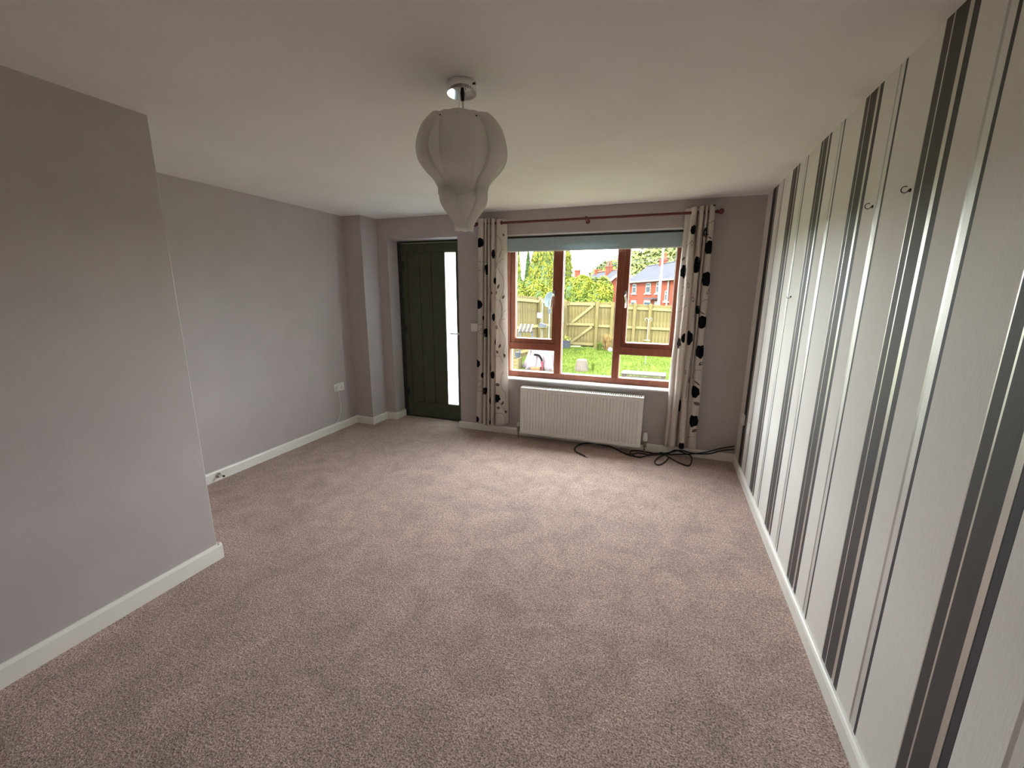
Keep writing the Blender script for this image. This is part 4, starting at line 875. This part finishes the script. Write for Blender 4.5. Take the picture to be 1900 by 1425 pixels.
for x in (q2.x-0.085, q2.x+0.085): MB().box(x-0.015, x+0.015, q2.y+0.04, q2.y+0.30, LAWN, LAWN+0.29).build('side', 'fence', cr0, bevel=0.003)
kb = thing('black_bucket', (q2.x+0.02, q2.y+0.17, LAWN+0.29), 'black bucket standing on the wooden crate', 'bucket')
MB().lathe((q2.x+0.02, q2.y+0.17, LAWN+0.29), [(0.06, 0), (0.085, 0.13), (0.09, 0.135), (0.08, 0.13), (0.055, 0.01)], 16).build('body', 'slategrey', kb, smooth=True)
MB().tube(crom([(q2.x-0.065, q2.y+0.17, LAWN+0.42), (q2.x-0.03, q2.y+0.13, LAWN+0.49), (q2.x+0.06, q2.y+0.13, LAWN+0.49), (q2.x+0.105, q2.y+0.17, LAWN+0.42)], 5), 0.004, 6).build('handle', 'iron', kb, smooth=True)

# ------------------------------------------------------------------ houses beyond
def depth_pt(px_, py_, dep): return CAM + ray(px_, py_)*dep
A = depth_pt(1168, 524, 58.0); B = depth_pt(1268, 516.8, 41.5); B.z = A.z
ux = (B-A).normalized(); nb = Vector((ux.y, -ux.x, 0))
if nb.y > 0: nb = -nb                       # towards the viewer
ze = A.z; zg = -2.2
hs = thing('brick_house', (A.x, A.y, zg), 'red brick house with hipped slate roof seen through the right pane', 'house')
Lh = (B-A).length+6; back = -nb*8.5
def hp_(px_, py_, off=0.0): return at_plane(px_, py_, A+nb*off, nb)
MB().prism([Vector((A.x, A.y, zg)), Vector((A.x, A.y, zg))+ux*Lh, A+ux*Lh, A.copy()], back).build('wall', 'brick', hs)
ov = 0.45; e0 = A-ux*ov+nb*ov; e1 = A+ux*(Lh+ov)+nb*ov; e2 = A+ux*(Lh+ov)+back-nb*ov; e3 = A-ux*ov+back-nb*ov
rm = A+back*0.5; rz = at_plane(1201, 494.5, rm, nb); r1 = Vector((rz.x, rz.y, rz.z)); r2 = rm+ux*(Lh-4); r2.z = rz.z
rf = MB(); rf.add([e0, e1, e2, e3, r1, r2], [(0, 1, 5, 4), (1, 2, 5), (2, 3, 4, 5), (3, 0, 4), (0, 3, 2, 1)]); rf = rf.build('roof', 'slate', hs)
MB().tube([e0+Vector((0, 0, -0.05)), e1+Vector((0, 0, -0.05))], 0.09, 6).build('gutter', 'upvc', rf)
MB().tube([r1, r2], 0.13, 6).build('ridge', 'slate', rf)
def hwin(x0, y0, x1, y1, kind='sash'):
    a = hp_(x0, y0); c = hp_(x1, y1); t0, t1 = (a-A).dot(ux), (c-A).dot(ux); z1, z0 = a.z, c.z
    def rect(s, u0, u1, w0, w1, d0, d1): q = A+ux*u0; s.prism([Vector((q.x, q.y, w0))+nb*d0, Vector((q.x, q.y, w0))+nb*d0+ux*(u1-u0), Vector((q.x, q.y, w1))+nb*d0+ux*(u1-u0), Vector((q.x, q.y, w1))+nb*d0], nb*(d1-d0)); return s
    f = MB(); g = 0.13; rect(f, t0, t0+g, z0, z1, 0, .06); rect(f, t1-g, t1, z0, z1, 0, .06); rect(f, t0, t1, z0, z0+g, 0, .06); rect(f, t0, t1, z1-g, z1, 0, .06); rect(f, t0, t1, z0+(z1-z0)*.62, z0+(z1-z0)*.62+.1, 0, .06)
    f = f.build('window', 'upvc', hs); rect(MB(), t0+g, t1-g, z0+g, z1-g, 0, .03).build('pane', 'pane', f)
    rect(MB(), t0-0.25, t1+0.25, z0-0.16, z0, 0, .14).build('sill', 'upvc', f)
for q in ((1174.5, 527, 1180.5, 544.5), (1199.5, 525, 1207, 544), (1219, 524, 1225, 544), (1235, 539, 1240, 559), (1171.5, 557, 1180.5, 568), (1195.5, 557, 1207.5, 568)): hwin(*q)
a = hp_(1215.5, 558.5); c = hp_(1221.5, 575); q = A+ux*(a-A).dot(ux); wdt = (c-a).dot(ux)
dr = MB().prism([Vector((q.x, q.y, zg)), Vector((q.x, q.y, zg))+ux*wdt, Vector((q.x, q.y, a.z))+ux*wdt, Vector((q.x, q.y, a.z))], nb*0.08).build('door', 'upvc', hs)
MB().prism([q-ux*1.4+Vector((0, 0, a.z-q.z+.35)), q+ux*(wdt+.3)+Vector((0, 0, a.z-q.z+.35)), q+ux*(wdt+.3)+Vector((0, 0, a.z-q.z+.2)), q-ux*1.4+Vector((0, 0, a.z-q.z+.2))], nb*0.9).build('canopy', 'slate', hs)
a = hp_(1243, 520); MB().tube([Vector((a.x, a.y, zg))+nb*.12, a+nb*.12], 0.10, 6).build('downpipe', 'upvc', hs)
def chimney(root, px0, px1, pt, pb, P0, n, pots, zlow, name='chimney'):
    a = at_plane(px0, pt, P0, n); b = at_plane(px1, pt, P0, n); c = (a+b)/2; hw = (b-a).length/2; s = MB(); z0 = zlow
    s.box(c.x-hw*.86, c.x+hw*.86, c.y-0.5, c.y+0.5, z0, a.z-0.2).box(c.x-hw, c.x+hw, c.y-0.58, c.y+0.58, a.z-0.2, a.z)
    s = s.build(name, 'brick', root)
    for f in pots: MB().lathe((c.x+hw*f, c.y, a.z), [(0.20, 0), (0.17, 0.6), (0.20, 0.65), (0.19, 0.85)], 10).build('chimney_pot', 'terra', s, smooth=True)
    return s
chimney(hs, 1222.5, 1240.5, 481, 495, at_plane(1231.5, 490, rm, nb), Vector((0, -1, 0)), (0.3,), rz.z-1.2)
# second house with a gable
yg = 66.0; G1 = at(1126.5, 526.5, 'y', yg); G2 = at(1186, 526.5, 'y', yg); G2.z = G1.z; GA = at(1156, 501.5, 'y', yg); GA.x = (G1.x+G2.x)/2
hg = thing('gabled_house', (GA.x, yg, -2.2), 'red brick house with slate gable roof behind the rounded bush', 'house')
bk = Vector((-6.0, 10.5, 0)); dn = -2.2
MB().prism([Vector((G1.x, yg, dn)), Vector((G2.x, yg, dn)), Vector(G2), Vector(GA), Vector(G1)], bk).build('wall', 'brick', hg)
o_ = Vector((0, -0.4, 0)); sl1 = (G1-GA).normalized(); sl2 = (G2-GA).normalized(); th = Vector((0, 0, 0.22))
e = G1+sl1*0.5
rfg = MB().prism([GA+o_, e+o_, e+bk-o_, GA+bk-o_], th); e = G2+sl2*0.5; rfg.prism([GA+o_, e+o_, e+bk-o_, GA+bk-o_], th); rfg = rfg.build('roof', 'slate', hg)
for gg, ss in ((G1, sl1), (G2, sl2)): MB().bar(GA+o_*1.1+Vector((0, 0, .05)), gg+ss*0.6+o_*1.1+Vector((0, 0, .05)), 0.35, 0.08).build('bargeboard', 'upvc', rfg)
MB().tube([GA+o_+th, GA+bk+th], 0.14, 6).build('ridge', 'terra', rfg)
P1 = GA+bk*0.35; chimney(hg, 1124, 1137, 494, 502, P1, Vector((0, -1, 0)), (-.4, .4), GA.z-1.5)
P1 = GA+bk*0.9; chimney(hg, 1104, 1117, 500.5, 503.5, P1, Vector((0, -1, 0)), (), GA.z-1.2)
# far house of which the chimney shows
yc = 62.0; c0 = at(1072, 508, 'y', yc)
hc_ = thing('far_house', (c0.x, yc+2, -2.2), 'red brick chimney top rising behind the bush with two aerials', 'house')
MB().box(c0.x-6, c0.x+2, yc-1.5, yc+5, -2.2, c0.z-2.4).build('wall', 'brick', hc_)
MB().prism([Vector((c0.x-6.4, yc-2, c0.z-2.5)), Vector((c0.x-6.4, yc+5.5, c0.z-2.5)), Vector((c0.x-6.4, yc+1.7, c0.z-0.3))], (8.8, 0, 0)).build('roof', 'slate', hc_)
chs = chimney(hc_, 1066.5, 1076.5, 501, 509, Vector((c0.x, yc, 0)), Vector((0, -1, 0)), (), c0.z-2.5)
for (pa, pb_, top_) in ((1069.5, 500, 482), (1076, 500, 480)):
    a = at(pa, pb_, 'y', yc); b = at(pa, top_, 'y', yc); an = MB().tube([a, Vector((a.x, yc, b.z))], 0.05, 5)
    if top_ == 480:
        an.tube([Vector((a.x-.35, yc, b.z)), Vector((a.x+.45, yc, b.z))], 0.04, 5)
        for i in range(5): an.tube([Vector((a.x-.3+i*.17, yc-.3, b.z)), Vector((a.x-.3+i*.17, yc+.3, b.z))], 0.02, 4)
    an.build('aerial', 'iron', chs)
a = at(1128.5, 500, 'y', yg+3); b = at(1129.5, 470.5, 'y', yg+3); c = at(1142, 471, 'y', yg+3)
an = thing('aerial_mast', (a.x, yg+3, a.z-0.5), 'thin television aerial mast standing on the gabled house', 'aerial')
MB().tube([Vector((a.x, yg+3, a.z-0.5)), Vector((a.x, yg+3, b.z))], 0.05, 5).build('mast', 'iron', an)
MB().tube([Vector((a.x-.1, yg+3, b.z)), Vector((c.x, yg+3, b.z))], 0.035, 5).tube([Vector((a.x+.7, yg+3, b.z)), Vector((a.x+.7, yg+3, b.z-1.0))], 0.03, 5).build('crossbar', 'iron', an)
# lamp post and the thinner post
lp = at(1222.5, 566, 'y', 24)
lpt = thing('lamp_post', (lp.x, 24, -1.4), 'tall pale steel lamp post behind the right fence', 'lamp post')
MB().tube([(lp.x, 24, -1.4), (lp.x, 24, 0.2), (lp.x, 24, 0.3), (lp.x, 24, 7.0)], [0.075, 0.075, 0.055, 0.042], 10).build('shaft', 'post', lpt, smooth=True)
MB().tube(crom([(lp.x, 24, 7.0), (lp.x+.05, 24, 7.3), (lp.x+.4, 24, 7.5), (lp.x+.7, 24, 7.5)], 4), 0.03, 7).build('arm', 'post', lpt, smooth=True)
MB().obox((lp.x+.95, 24, 7.5), (0.3, 0, 0), (0, 0.1, 0), (0, 0, 0.06)).build('lantern', 'post', lpt, bevel=0.02)
l2 = at(1220.5, 566, 'y', 22.5); l2t = at(1224.0, 512, 'y', 22.5)
sp_ = thing('short_post', (l2.x, 22.5, -1.4), 'shorter pale post just left of the lamp post', 'post')
MB().tube([(l2.x, 22.5, -1.4), (l2.x, 22.5, l2t.z)], 0.032, 8).build('shaft', 'post', sp_, smooth=True); MB().lathe((l2.x, 22.5, l2t.z), [(0.036, -0.03), (0.036, 0), (0.01, 0.02)], 8).build('cap', 'post', sp_, smooth=True)
# overhead wires
for i, (ya_, yb_, lab) in enumerate(((491.5, 484.5, 'upper overhead wire crossing the sky'), (496.5, 489, 'lower overhead wire crossing the sky'))):
    a = at(1030, ya_+2.2, 'y', 34); b = at(1200, yb_-3.5, 'y', 34); d = b-a
    tag(MB().tube([a-d*1.5, a-d*0.6+Vector((0, 0, -.2)), a, (a+b)/2+Vector((0, 0, -0.12)), b, b+d], 0.016, 5).build('overhead_wire', 'slategrey', origin=tuple(a)), lab, 'wire')
# wooded hillside
k = MB(); pts = []
prof = [(930, 530), (1090, 520), (1110, 508), (1122, 494), (1138, 483), (1152, 480), (1172, 473), (1200, 470), (1225, 462), (1262, 447), (1330, 430), (1420, 425)]
random.seed(11)
for i in range(420):
    pxx = random.uniform(940, 1420); top_ = np.interp(pxx, [q[0] for q in prof], [q[1] for q in prof]); f = random.random()
    yy_ = 150+random.uniform(-35, 25)*(1-f); pyy = top_+3+f*(545-top_)*0.95
    c = at(pxx, pyy, 'y', 175-45*f); r = random.uniform(2.2, 4.2)
    for j in range(70):
        d = Vector((random.gauss(0, 1), random.gauss(0, 1)-0.3, random.gauss(0, 1)+0.4)).normalized(); pts.append((c+Vector((d.x*r, d.y*r, d.z*r*0.9))*random.uniform(.75, 1.05), d))
k.add(*leaf_cloud(pts, 1.0)); tag(k.build('woodland', 'hill', fix=False), 'wooded hillside of pale green trees behind the houses', 'trees', kind='stuff')
